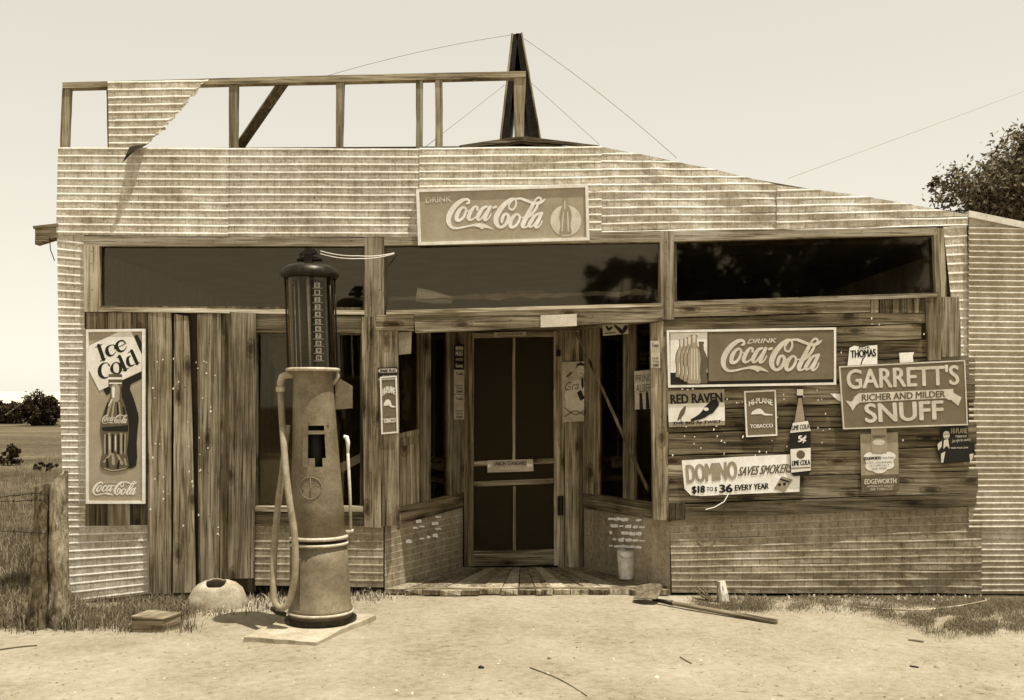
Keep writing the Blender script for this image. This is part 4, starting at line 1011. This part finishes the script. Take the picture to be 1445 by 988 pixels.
hc = MB().poly([(378,478),(402,476),(405,520),(398,572),(386,572),(388,520),(380,505)], .35, .02).build('hanging_cloth', BROWN); tag(hc, 'pale cloth hanging inside the window left of the gas pump', 'cloth')
tag(MB().poly([(372,640),(404,640),(404,712),(370,712)], .30, .12).build('carton', BROWN), 'dim carton standing inside the window left of the gas pump', 'carton')
tag(MB().poly([(478,655),(508,640),(508,652),(480,668)], .30, .08).build('paper_bundle', DULL), 'pale bundle of papers inside the window right of the gas pump', 'paper')
# things seen in the transom: paper roll and rubbish on the ledge above the porch
pr = MB(); a, b = W(588, 416, .18), W(638, 424, .2); pr.tube([a, a.lerp(b, .5), b], [.062, .055, .03], 14); o = tag(pr.build('paper_roll', WHITE), 'pale paper roll lying behind the middle transom glass', 'paper')
lm = MB(); V = []
for i in range(34):
    t = i / 33
    for j in range(3): V.append(W(lerp(548, 918, t), 425 - 9 * t + 5 * mnoise.noise(Vector((i * .4, j, 1))) - j * 3, .10 + .07 * j))
lm.add(V, [(3 * i + j, 3 * i + 3 + j, 3 * i + 4 + j, 3 * i + 1 + j) for i in range(33) for j in range(2)])
tag(lm.build('crumpled_paper', DULL), 'long crumpled paper lying along the bottom of the middle transom', 'paper')
tag(MB().poly([(713,410),(769,410),(768,424),(714,425)], .3, .01).build('card', BROWN), 'dull card propped behind the middle transom', 'card')
tag(MB().plank([(812,470),(815,468),(920,699),(917,702)], .30, .03, .2).build('leaning_pole', DARKV), 'thin pole leaning across the right doorway window', 'pole')

# ================================================================== PUMP
PX0 = (453 - CX) * 7.15 / FPX
Z0 = gz(PX0, -1.25) + .045; BY = (CAMZ - Z0) * FPX / (885 - HY) - D + .245
PS = (D + BY) / FPX; BX = (453 - CX) * PS; LEAN = .033
def pz(py): return CAMZ - (py - HY) * PS
PB = HY + (CAMZ - Z0) / PS                                     # picture row of the base's centre
pump = thing('gas_pump', 'tall old visible-glass gas pump with a hose loop, standing before the store', 'gas pump', (BX, BY, Z0))
R = lambda hw: hw * PS
def turn(name, prof, mat, parent=pump, seg=40, smooth=True, skip=None, cap=True): 
    return MB().lathe([(R(hw), pz(py)) for hw, py in prof], BX, BY, seg, skip, 0, cap, LEAN, Z0).build(name, mat, parent, smooth)
turn('base_plate', [(50, PB), (50, PB - 4), (47, PB - 4.5)], DARKMETAL, smooth=False)
turn('lower_body', [(43.5, PB - 3), (43.5, 862), (44.8, 860), (44.8, 856), (43, 854), (41, 800), (39.5, 765)], PUMPM)
rows = [(39.3, 758), (36.5, 712), (33.6, 657), (33.0, 645), (30.6, 600), (28, 545), (27, 528), (30, 525), (34, 523)]
def hole(k, i): return (i == 3 and 29 <= k <= 33) or (i == 2 and k in (31, 32))
body = turn('body', rows, PUMPM, skip=hole, seg=40)
turn('opening_shade', [(20, 740), (18, 640), (14, 560)], INK, seg=16)  # added black core, paints the shade seen through the opening
for py, hw, r in ((766, 40.3, 2.2), (757, 40.0, 2.6), (862, 44.6, 2.0), (522, 35.5, 2.6), (391, 36.5, 2.4)):
    m = MB(); n = 40; P = [(BX + R(hw) * math.cos(2 * math.pi * i / n) - (pz(py) - Z0) * LEAN, BY + R(hw) * math.sin(2 * math.pi * i / n), pz(py)) for i in range(n + 1)]
    m.tube(P, R(r), 8, False); m.build('band', RIBM if py > 400 else DARKMETAL, pump, True)
def front(px, py, out=0.0):                                   # point on the pump's front half
    z = pz(py); hw = np.interp(py, [523, 545, 600, 645, 712, 758, 876], [27, 28, 30.6, 33, 36.5, 39.3, 43.5]); r = R(hw) + out
    ax = BX - (z - Z0) * LEAN; x = (px - CX) * PS; dx = max(-.98 * r, min(.98 * r, x - ax))
    return Vector((ax + dx, BY - math.sqrt(r * r - dx * dx), z))
for pts in ([(434,597),(441,597),(441,657),(434,657)], [(434,597),(468,597),(468,600),(434,600)], [(441,607),(464,607),(464,612),(441,612)]):
    m = MB(); fr = [front(x, y, .010) for x, y in pts][::-1]; m.prism(fr, [p + Vector((0, .016, 0)) for p in fr]); m.build('opening_frame', PUMPM, pump)
P = [front(445 + 15 * math.cos(a), 686 + 15 * math.sin(a), .002) for a in [2 * math.pi * i / 24 for i in range(25)]]
em = MB().tube(P, .0035, 6, False); em.tube([front(445, 700, .002), front(445, 672, .002)], .003, 5); em.tube([front(433, 690, .002), front(457, 682, .002)], .003, 5); em.build('emblem', PUMPM, pump, True)
P = [front(430 + .4 * math.sin(i), lerp(785, 868, i / 5), .001) for i in range(6)]; MB().tube(P, .0025, 5).build('seam', DARKMETAL, pump)
# glass, cap, lamp bracket, scale
turn('glass_cylinder', [(32.5, 520), (32.5, 393)], PGLASS, cap=False, seg=40)
turn('cap', [(40, 392), (41, 388), (38, 380), (30, 375.5), (10, 373), (3, 372.5)], DARKMETAL)
for dxp, m, w in ((-21, DARKMETAL, 3), (-17, RIBM, 3.2), (-9, DARKMETAL, 5.0), (-1, RIBM, 3.0), (24, DARKMETAL, 2.6), (20, RIBM, .9), (-29, RIBM, .9)):
    za, zb = pz(519), pz(393); off = R(10 if dxp not in (-1, -9) else -6)
    MB().tube([(BX + R(dxp) - (za - Z0) * LEAN, BY + off, za), (BX + R(dxp) - (zb - Z0) * LEAN, BY + off, zb)], R(w), 10).build('tube', m, pump, True)
for a in (.35, 1.2, 2.0, 2.8, 3.6, 5.8):
    za, zb = pz(521), pz(392); r = R(35); ca, sa = r * math.cos(a), r * math.sin(a)
    MB().tube([(BX + ca - (za - Z0) * LEAN, BY + sa, za), (BX + ca - (zb - Z0) * LEAN, BY + sa, zb)], R(1.3), 8).build('rod', DARKMETAL, pump, True)
yb = BY - R(12)
def gp(px, py, dy=0.0):                                        # on the scale plate inside the glass
    k = (D + yb) / FPX; return Vector(((px - CX) * k, yb + dy, CAMZ - (py - HY) * k))
sc = MB(); fr = [gp(439, 517), gp(460, 517), gp(459, 396), gp(438, 396)]; sc.prism(fr, [p + Vector((0, .006, 0)) for p in fr]); scale = sc.build('scale_plate', INK, pump)
for i in range(11):
    y = 402.5 + 10.25 * i; x = 447.5 + .25 * i
    m = MB(); fr = [gp(x - 4, y + 3.4, -.002), gp(x + 4, y + 3.4, -.002), gp(x + 4, y - 3.4, -.002), gp(x - 4, y - 3.4, -.002)]; m.add(fr, [(0, 1, 2, 3)]); m.build('number_plate', CREAM, scale)
    fr = [gp(x - 7, y + 4.7, -.002), gp(x + 8, y + 4.7, -.002), gp(x + 8, y + 3.9, -.002), gp(x - 7, y + 3.9, -.002)]; MB().add(fr, [(0, 1, 2, 3)]).build('scale_mark', PALEP, scale)
    letters(str(i), [(x - 2.2, y - 2.6), (x + 2.2, y - 2.6), (x + 2.2, y + 2.6), (x - 2.2, y + 2.6)], -.004, INK, scale, .05, place=gp)
tb = MB(); tx = BX - (pz(370) - Z0) * LEAN
tb.box(tx - R(6), tx + R(5), BY - R(5), BY + R(5), pz(374), pz(360)); tb.tube([(tx - R(17), BY, pz(366)), (tx + R(18), BY, pz(366))], R(3.4), 10)
tb.prism([(tx - R(14), BY - R(6), pz(361)), (tx + R(14), BY - R(6), pz(359)), (tx + R(9), BY - R(6), pz(352)), (tx - R(4), BY - R(6), pz(351))], [(tx - R(14), BY + R(6), pz(361)), (tx + R(14), BY + R(6), pz(359)), (tx + R(9), BY + R(6), pz(352)), (tx - R(4), BY + R(6), pz(351))])
tb.build('cap_fitting', DARKMETAL, pump)
# elbow, hose, nozzle
def pp(px, py, dy=0.0): k = (D + BY + dy) / FPX; return Vector(((px - CX) * k, BY + dy, CAMZ - (py - HY) * k))
MB().tube([pp(418, 529), pp(406, 529), pp(398, 532), pp(396, 540), pp(396, 548)], R(5.2), 12).build('hose_elbow', RIBM, pump, True)
MB().tube([pp(396, 546), pp(396, 553)], R(6.6), 12).build('hose_collar', RIBM, pump, True)
HP = [tuple(pp(*a)) for a in ((396,550,0),(397,575,-.02),(400,620,-.1),(404,670,-.2),(409,710,-.25),(415,750,-.26),(417,790,-.27),(415,820,-.27),(408,848,-.26),(398,859,-.25),(389,852,-.22),(386,835,-.2),(386,800,-.17),(388,760,-.14),(392,715,-.11),(398,670,-.08),(402,635,-.05),(406,600,-.03))]
MB().tube(catmull(HP, 6), R(4.6), 12).build('hose', HOSE, pump, True)
MB().tube([pp(404, 868, -.24), pp(392, 864, -.25), pp(382, 858, -.25)], [R(3.2), R(4), R(2.6)], 10).build('nozzle', DARKMETAL, pump, True)
# side plate and crank
pl = [(473,536),(480,535),(497,545),(497,576),(473,578)]; fr = [pp(x, y, .02) for x, y in pl][::-1]; MB().prism(fr, [p + Vector((0, .02, 0)) for p in fr]).build('side_plate', PUMPM, pump)
crank = MB().tube([pp(495, 750, .02), pp(494, 700, .02), pp(491, 640, .02)], R(2.2), 8).build('crank_lever', RIBM, pump, True)
MB().tube([pp(491, 641, .02), pp(491, 624, .02), pp(489, 617, .02), pp(485, 616, .02)], [R(1.8), R(3), R(3.2), R(2.6)], 10).build('handle_grip', CREAM, crank, True)
MB().tube([pp(482, 752, .02), pp(499, 749, .02)], R(2.6), 8).build('crank_pivot', RIBM, crank, True)
MB().tube([pp(475, 522, .01), pp(477, 532, .01), pp(470, 542, .01)], R(2.6), 8).build('side_pipe', RIBM, pump, True)
for dz, lab in ((0, 'pale electric wire, upper of two from the pump cap to the store front'), (4, 'pale electric wire, lower of two from the pump cap to the store front')):
    wire('electric_wire', [pp(452, 354 + dz), W(505, 361 + dz, -.55), W(556, 357 + dz * .3, -.04)], .0035, CREAM, lab, sag=.012, n=10, group='wires on the pump')
# slab under it
sp = [G(346, 906), G(447, 911), G(529, 875), G(437, 869)]
sm = MB(); fr = [p + Vector((0, 0, .035)) for p in sp]; ring_t = []
for i in range(4):
    for j in range(5):
        p = fr[i].lerp(fr[(i + 1) % 4], j / 5); ring_t.append(p + Vector((jit(.012), jit(.012), 0)))
topz = max(p.z for p in ring_t); ring_t = [Vector((p.x, p.y, Z0 - .003 - .012 * (abs(p.y - BY) > .3))) for p in ring_t]
sm.prism([Vector((p.x, p.y, Z0 - .12)) for p in ring_t], ring_t)
tag(sm.build('concrete_slab', CONC), 'pale cracked concrete slab under the gas pump', 'slab')

# ================================================================== THINGS ON THE GROUND
def lump(name, c, rx, ry, rz, mat, label, cat, amp=.12, seg=20, cut=-.25, fr=3.0):
    V, F = [], []; rings = 10
    for i in range(rings + 1):
        th = math.pi * i / rings
        for k in range(seg):
            a = 2 * math.pi * k / seg; d = Vector((math.sin(th) * math.cos(a), math.sin(th) * math.sin(a), math.cos(th)))
            s = 1 + amp * mnoise.noise(d * fr + Vector(c)); V.append((c[0] + d.x * rx * s, c[1] + d.y * ry * s, c[2] + max(cut, d.z * s) * rz))
    for i in range(rings):
        for k in range(seg): F.append((i * seg + k, (i + 1) * seg + k, (i + 1) * seg + (k + 1) % seg, i * seg + (k + 1) % seg))
    ob = MB().add(V, F).build(name, mat, None, True); return tag(ob, label, cat) if label else ob
c = G(297, 864); c.y += .2; c.z = gz(c.x, c.y)
basin = thing('stone_basin', 'rounded pale stone basin with a dark slot on top, by the upright boards', 'basin', c)
k = (D + c.y) / FPX; rx = 41 * k
V, F = [], []; prof = [(1.0, -.1), (1.0, .15), (.96, .4), (.84, .68), (.64, .88), (.42, .97), (.34, .985), (.33, .95), (.52, .80), (.55, .3)]
for f, h in prof:
    for i in range(28):
        a = 2 * math.pi * i / 28; s = 1 + .05 * mnoise.noise(Vector((math.cos(a) * 1.5, math.sin(a) * 1.5, h * 2)))
        V.append((c.x + f * rx * math.cos(a) * s, c.y + f * .2 * math.sin(a) * s - (.05 if f < .5 else .03 if f < .7 else 0), c.z + h * 38 * k * s + (.14 * max(0, .7 - f) * min(.15, math.sin(a)) * (1 if f < .7 else 0))))
for i in range(len(prof) - 1):
    for j in range(28): F.append((i * 28 + j, i * 28 + (j + 1) % 28, (i + 1) * 28 + (j + 1) % 28, (i + 1) * 28 + j))
MB().add(V, F).build('bowl', STONE, basin, True)
MB().lathe([(rx * .5, c.z + 12 * k), (rx * .05, c.z + 11 * k)], c.x, c.y - .05, 16).build('hollow_shade', INK, basin)  # black disc painted in for the shade down inside the basin
# wood block
c = G(213, 892); k = (D + c.y) / FPX; z = c.z
blk = thing('wood_block', 'short squared wood block lying in the grass at the left', 'block', c)
m = MB(); f = [Vector((c.x - 27 * k, c.y, z - .03)), Vector((c.x + 18 * k, c.y - .02, z - .03)), Vector((c.x + 18 * k, c.y - .02, z + .085)), Vector((c.x - 27 * k, c.y, z + .10))]
m.prism(f, [p + Vector((.07, .17, .01)) for p in f]); m.build('block_body', DARKH, blk)
m = MB(); f = [Vector((c.x - 28 * k, c.y - .01, z + .101)), Vector((c.x + 19 * k, c.y - .03, z + .087)), Vector((c.x + 19 * k, c.y - .03, z + .10)), Vector((c.x - 28 * k, c.y - .01, z + .116))]
m.prism(f, [p + Vector((.07, .18, .01)) for p in f]); m.build('top_board', WOODH, blk)
# shovel
a, b = G(930, 853), G(1096, 881); a.z += .03; b.z += .018
sv = thing('shovel', 'old long-handled shovel lying on the dirt in front of the porch', 'shovel', G(930, 856))
MB().tube([a.lerp(b, t) for t in (0, .1, .5, 1)], [.014, .018, .019, .019], 10).build('handle', WOODH, sv, True)
MB().tube([a.lerp(b, -.06), a.lerp(b, .13)], [.013, .021], 10).build('socket', DARKMETAL, sv, True)
V, F = [], []; dv = (a - b).normalized(); sd = Vector((-dv.y, dv.x, 0)).normalized()
for i in range(9):
    t = i / 8; w = .105 * min(1, .5 + 2.0 * t) * math.sqrt(max(.012, 1 - max(0.0, (t - .5) / .5) ** 2))
    for j in range(7):
        s = (j - 3) / 3; V.append(a + dv * (t * .235) + sd * (s * w) + Vector((0, 0, .045 + .022 * s * s + .012 * math.sin(t * 3) - .03 * t - .045 * s)))
F = [(i * 7 + j, i * 7 + j + 1, i * 7 + 8 + j, i * 7 + 7 + j) for i in range(8) for j in range(6)]
MB().add(V + [p - Vector((0, 0, .006)) for p in V], F + [tuple(63 + q for q in f)[::-1] for f in F]).build('blade', m_plain('rusty_steel', .36, .3, 20, .7, .0), sv, True)
# splintered stump
c = G(1018, 850)
st = thing('wood_stump', 'small splintered stump with a pale broken stub at the foot of the siding', 'stump', c); k = (D + c.y) / FPX
m = MB(); m.tube([c + Vector((.02, 0, -.03)), c + Vector((.01, 0, .07)), c + Vector((0, .01, .17))], [.05, .045, .035], 9); m.build('stub', m_wood('broken_wood', .70, 'z'), st)
for i in range(9):
    a = math.radians(150 + i * 9); L = .13 + .05 * math.sin(i * 2); p = c + Vector((-.06, .02, -.01))
    MB().tube([p, p + Vector((math.cos(a) * L, jit(.03), abs(math.sin(a)) * L * 1.2 + .03))], [.014, .004], 5).build('splinter', DARKV, st)
# bucket on the porch
k = 8.86 / FPX; bxp, byp = (883.5 - CX) * k, .46
bk = thing('bucket', 'tall tin bucket standing on the porch floor by the right doorway wall', 'bucket', (bxp, byp, FZ + .008))
h = 41 * k; z = FZ + .008
MB().lathe([(10.0 * k, z), (10.3 * k, z + .01), (13.2 * k, z + h), (12.6 * k, z + h), (9.6 * k, z + .02)], bxp, byp, 28).build('pail', TIN, bk, True)
MB().tube([(bxp + 13.2 * k * math.cos(2 * math.pi * i / 24), byp + 13.2 * k * math.sin(2 * math.pi * i / 24), z + h) for i in range(25)], .004, 6, False).build('rim', STEEL, bk, True)
MB().tube([(bxp - 13.0 * k * math.cos(math.pi * i / 14), byp - 13.3 * k * math.sin(math.pi * i / 14), z + h - .01 - .05 * math.sin(math.pi * i / 14)) for i in range(15)], .0028, 6).build('handle', STEEL, bk, True)
# fence posts and barbed wire
def post(px_b, py_b, px_t, py_t, hw_b, hw_t, mat, label, broken):
    c = G(px_b, py_b); c.y += .06; k = (D + c.y) / FPX; top = Vector(((px_t - CX) * k, c.y + .02, CAMZ - (py_t - HY) * k)); base = Vector(((px_b - CX) * k, c.y, gz((px_b - CX) * k, c.y) - .12))
    seg, n = 24, 22; V = []; 
    for i in range(n + 1):
        t = i / n; p = base.lerp(top, t)
        for j in range(seg):
            a = 2 * math.pi * j / seg; r = lerp(hw_b, hw_t, t) * k * (1 + .22 * mnoise.noise(Vector((math.cos(a) * 1.2, math.sin(a) * 1.2, p.z * 3 + px_b))) + .13 * mnoise.noise(Vector((math.cos(a) * 5, math.sin(a) * 5, p.z * 5))) + .05 * mnoise.noise(Vector((math.cos(a) * 9, math.sin(a) * 9, p.z * 25))))
            z = p.z
            if broken and i == n: z += .06 * math.cos(a - .2) + .05 * mnoise.noise(Vector((math.cos(a) * 3, math.sin(a) * 3, 1)))
            elif i == n: z += .012 * math.cos(a)
            V.append((p.x + r * math.cos(a), p.y + r * math.sin(a), z))
    F = [(i * seg + j, i * seg + (j + 1) % seg, (i + 1) * seg + (j + 1) % seg, (i + 1) * seg + j) for i in range(n) for j in range(seg)]
    o = thing('fence_post', label, 'post', c, 'fence posts'); MB().add(V, F).build('shaft', mat, o, True)
    MB().add(V[-seg:], [tuple(range(seg))]).build('sawn_top' if not broken else 'broken_top', TRIMH if not broken else BARKL, o); return c, k
c1, k1 = post(52, 890, 58, 685, 13, 10, BARK, 'dark bark-covered fence post with a flat sawn top, left of its pair', False)
post(86, 888, 81, 676, 12.5, 13, BARKL, 'pale peeled fence post with a broken pointed top, right of its pair', True)
yF = c1.y - .08
def barbed(y0, y1, label):
    P = [W(-60, y0 - 2, yF + .5), W(0, y0, yF + .1), W(50, y1, yF), W(66, y1 + 1, yF)]
    P2 = []
    for a, b in zip(P[:-1], P[1:]):
        for i in range(8): P2.append(a.lerp(b, i / 8) + Vector((0, 0, jit(.004))))
    m = MB().tube(P2, .0035, 5)
    for i in range(3, len(P2), 4):
        for s in (-1, 1): m.tube([P2[i] + Vector((0, -.01 * s, -.014 * s)), P2[i] + Vector((.01, .01 * s, .016 * s))], .0022, 4)
    tag(m.build('barbed_wire', DARKMETAL), label, 'barbed wire', 'fence wires')
barbed(702, 696, 'rusty barbed wire strand, highest of three on the left fence post'); barbed(708, 706, 'rusty barbed wire strand, middle of three on the left fence post'); barbed(749, 752, 'rusty barbed wire strand, lowest of three on the left fence post')
# twigs, sticks, chips
def stick(name, pts, r, label, mat=DARKH, cat='stick'):
    P = [G(*p) + Vector((0, 0, r * .8)) for p in pts]; return tag(MB().tube(catmull([tuple(p) for p in P], 5), r, 6).build(name, mat, None, True), label, cat)
stick('stick', [(1205,857),(1255,861),(1300,862),(1350,857),(1392,849)], .008, 'long pale bent stick lying in the grass below the corrugated wall', TRIMH)
stick('twig', [(748,943),(780,955),(800,965),(828,983)], .004, 'thin dark twig in the foreground dirt, centre of the picture'); stick('twig', [(960,928),(968,933),(976,937)], .005, 'short dark twig on the dirt below the shovel handle')
stick('twig', [(0,918),(28,914),(52,912)], .006, 'dark twig at the left edge of the dirt'); stick('stick', [(352,828),(372,824),(395,822)], .022, 'pale short log beside the stone basin', TRIMH)
stick('twig', [(1282,904),(1292,905),(1303,907)], .012, 'flat wood chip on the dirt at the lower right', WOODH); stick('twig', [(1284,941),(1290,942),(1296,943)], .006, 'small dark chip near the bottom right of the dirt')
tag(lump('pebble', G(679, 943), .02, .015, .016, DARKMETAL, None, None), 'small dark pebble in the foreground dirt', 'pebble'); tag(lump('pebble', G(1323, 942), .022, .018, .02, STONE, None, None), 'small brown pebble at the lower right', 'pebble')
tag(lump('stone', G(100, 876), .06, .05, .05, STONE, None, None), 'small pale stone beside the right fence post', 'stone')
# grass, weeds, litter: uncountable
def tufts(name, spots, n, hmin, hmax, wd, mat, seed, lean_=.5):
    r = random.Random(seed); V, F = [], []
    for i in range(n):
        poly = spots[r.randrange(len(spots))]; u, v = r.random(), r.random(); px, py = quad_px(poly, u, v)
        px += r.gauss(0, 9); py += r.gauss(0, 2.5)
        if py < 600 or r.uniform(-.55, .35) > mnoise.noise(Vector((px * .035, py * .09, seed))): continue
        g = G(px, py); x, y = g.x, g.y
        h = r.uniform(hmin, hmax) * (0.6 + .4 * r.random()); a = r.uniform(0, 6.28); l = r.uniform(0, lean_) * h; dx, dy = math.cos(a), math.sin(a); o = len(V); ww = wd * r.uniform(.6, 1.3)
        z = gz(x, y) - .004
        V += [(x - dy * ww, y + dx * ww, z), (x + dy * ww, y - dx * ww, z), (x + dx * l * .4 - dy * ww * .7, y + dy * l * .4 + dx * ww * .7, z + h * .6), (x + dx * l * .4 + dy * ww * .7, y + dy * l * .4 - dx * ww * .7, z + h * .6), (x + dx * l, y + dy * l, z + h * (1 - .25 * l / h))]
        F += [(o, o + 1, o + 3, o + 2), (o + 2, o + 3, o + 4)]
    me = MB(); me.v, me.f, me.mi = V, F, [0] * len(F)
    return tag(me.build(name, mat, None, False, (0, 0, 0)), None, None, kind='stuff')
tufts('grass', [[(104,850),(262,832),(262,885),(104,890)], [(110,862),(250,852),(270,892),(150,890)], [(180,838),(300,838),(270,870),(180,875)]], 15000, .03, .14, .0024, GRASS, 1, 1.1)
tufts('weeds', [[(262,858),(400,832),(400,862),(280,872)], [(335,830),(405,830),(400,858),(340,858)]], 1500, .02, .09, .006, DRY, 2, 1.0)
tufts('weeds', [[(495,830),(575,836),(560,848),(495,852)], [(500,832),(545,834),(540,846),(500,846)]], 900, .02, .09, .004, DRY, 3, 1.0)
tufts('grass', [[(1040,848),(1445,850),(1445,868),(1100,862)], [(1150,848),(1445,846),(1445,895),(1280,880)], [(1230,860),(1445,860),(1445,892),(1330,900)], [(985,846),(1060,846),(1080,862),(990,858)]], 40000, .015, .055, .0018, DGRASS, 4, 1.6)
tufts('leaf_litter', [[(1030,838),(1400,840),(1400,848),(1030,846)]], 900, .012, .04, .011, DRY, 5, 1.2)
tufts('grass', [[(-30,700),(46,700),(46,880),(-30,885)], [(-30,770),(100,770),(46,892),(-30,890)], [(-30,640),(80,640),(80,720),(-30,720)], [(60,850),(104,850),(110,888),(60,888)]], 24000, .05, .2, .0032, GRASS, 6, 1.1)
mb = MB(); r = random.Random(11)
for i in range(500):
    g = G(r.uniform(0, 1445), 850 + 138 * r.random() ** .8); s = r.uniform(.003, .011) * (2 if r.random() < .04 else 1); V = [g + Vector((s * r.uniform(.7, 1.3) * a, s * r.uniform(.7, 1.3) * b, s * c_)) for a, b, c_ in ((1, 0, 0), (0, 1, 0), (-1, 0, 0), (0, -1, 0), (0, 0, .8))]
    mb.add(V, [(0, 1, 4), (1, 2, 4), (2, 3, 4), (3, 0, 4)])
tag(mb.build('gravel', m_leaf('gravel_bits', .35, .75, 0), None, False, (0, 0, 0)), None, None, kind='stuff')

# ================================================================== TREES AND BRUSH
def leaves(center, rad, nclump, nleaf, size, seed, shape=1.0):
    r = random.Random(seed); V, F, CL = [], [], []
    for c in range(nclump):
        while True:
            d = Vector((r.uniform(-1, 1), r.uniform(-1, 1), r.uniform(-1, 1)))
            if .25 < d.length < 1: break
        s = 1 + .3 * mnoise.noise(d * 2 + Vector((seed, 0, 0))); CL.append((Vector((center[0] + d.x * rad[0] * s, center[1] + d.y * rad[1] * s, center[2] + d.z * rad[2] * s)), r.uniform(.09, .17) * min(rad)))
    for i in range(nleaf):
        c, cr = CL[r.randrange(nclump)]; p = c + Vector((r.gauss(0, 1), r.gauss(0, 1), r.gauss(0, .8))) * cr
        n = Vector((r.gauss(0, 1), r.gauss(0, 1), r.gauss(.6, 1))).normalized(); u = n.orthogonal().normalized(); w = n.cross(u); a = r.uniform(0, 6.28); u, w = u * math.cos(a) + w * math.sin(a), w * math.cos(a) - u * math.sin(a); s = size * r.uniform(.6, 1.3); o = len(V)
        V += [p - u * s, p + w * s * .4, p + u * s, p - w * s * .4]; F.append((o, o + 1, o + 2, o + 3))
    return V, F, CL
def tree(name, label, cat, base, height, center, rad, nclump, nleaf, size, seed, mat=LEAF, group=None, limbs=10):
    o = thing(name, label, cat, base, group); base = Vector(base); V, F, CL = leaves(center, rad, nclump, nleaf, size, seed); c = Vector(center)
    fork = base.lerp(c, .55); m = MB(); tr = height * .028; m.tube([base - Vector((0, 0, .1)), base.lerp(fork, .5) + Vector((jit(.1), jit(.1), 0)), fork, c], [tr * 1.3, tr, tr * .8, tr * .3], 9)
    tk = m.build('trunk', BARK, o)
    for cl, cr in CL[:limbs]: MB().tube([fork, fork.lerp(cl, .5) + Vector((0, 0, .1 * height * .3)), cl], [tr * .5, tr * .3, tr * .08], 6).build('limb', BARK, tk)
    MB().add(V, F).build('crown', mat, o); return o
ty = 14.0; kk = (D + ty) / FPX
tree('tree', 'leafy tree rising behind the lean-to at the right edge', 'tree', ((1480 - CX) * kk, ty, 0), 7.5, ((1474 - CX) * kk, ty, CAMZ + (570 - 290) * kk), (2.1, 2.0, 1.5), 170, 30000, .07, 21, limbs=16)
tw = MB(); V, F, CL = leaves(((1322 - CX) * kk, ty, CAMZ + (570 - 262) * kk), (.18, .2, .22), 6, 140, .08, 5); o = [ob for ob in bpy.data.objects if ob.name == 'tree'][0]; MB().add(V, F).build('outer_spray', LEAF, o)
MB().tube([Vector(((1400 - CX) * kk, ty, CAMZ + (570 - 285) * kk)), Vector(((1360 - CX) * kk, ty, CAMZ + (570 - 272) * kk)), Vector(((1316 - CX) * kk, ty, CAMZ + (570 - 258) * kk))], [.04, .025, .01], 6).build('limb', BARK, o)
# trees across the road, seen only in the glass
tree('tree', 'broad dark tree across the road, seen reflected in the right transom glass', 'tree', (10.0, -29, 0), 10, (10.2, -29, 6.2), (5.0, 3.0, 3.9), 130, 9000, .30, 31, BUSH, limbs=8)
tree('tree', 'smaller tree across the road, seen reflected at the right of the middle transom', 'tree', (4.0, -30, 0), 7.5, (4.1, -30, 5.6), (1.1, 1.2, 1.9), 40, 2500, .22, 33, BUSH, limbs=8)
# far bushes on the field's edge
for i, (px0, px1, top, dist, lab) in enumerate(((34, 84, 551, 78, 'dark rounded bush at the far edge of the field, against the store corner'), (-20, 34, 566, 84, 'lower dark bush at the far edge of the field, at the left border'), (84, 150, 556, 80, 'dark bush at the far edge of the field, mostly hidden by the store'))):
    kd = dist / FPX; cx = ((px0 + px1) / 2 - CX) * kd; hh = CAMZ + (570 - top) * kd; hw = (px1 - px0) / 2 * kd
    tree('bush', lab, 'bush', (cx, dist - D, 0), hh, (cx, dist - D, hh * .42), (hw * 1.15, 1.5, hh * .52), 80, 6000, .15, 40 + i, BUSH, 'bushes along the field', 3)
c = G(12, 657); tree('brush_pile', 'dark tangled brush pile in the field at the left border', 'brush', (c.x, c.y, c.z), .7, (c.x, c.y, c.z + .27), (.42, .4, .26), 24, 900, .06, 51, BUSH, limbs=6)
c = G(66, 664); tree('brush_pile', 'low dark brush in the field beside the store corner', 'brush', (c.x, c.y, c.z), .3, (c.x, c.y, c.z + .1), (.34, .3, .1), 16, 500, .05, 52, BUSH, limbs=4)
tag(MB().tube([W(8, 586, 16), W(30, 570, 16), W(56, 549, 16)], [.02, .016, .008], 6).build('dead_branch', DARKV), 'thin bare branch leaning over the field at the left', 'branch')
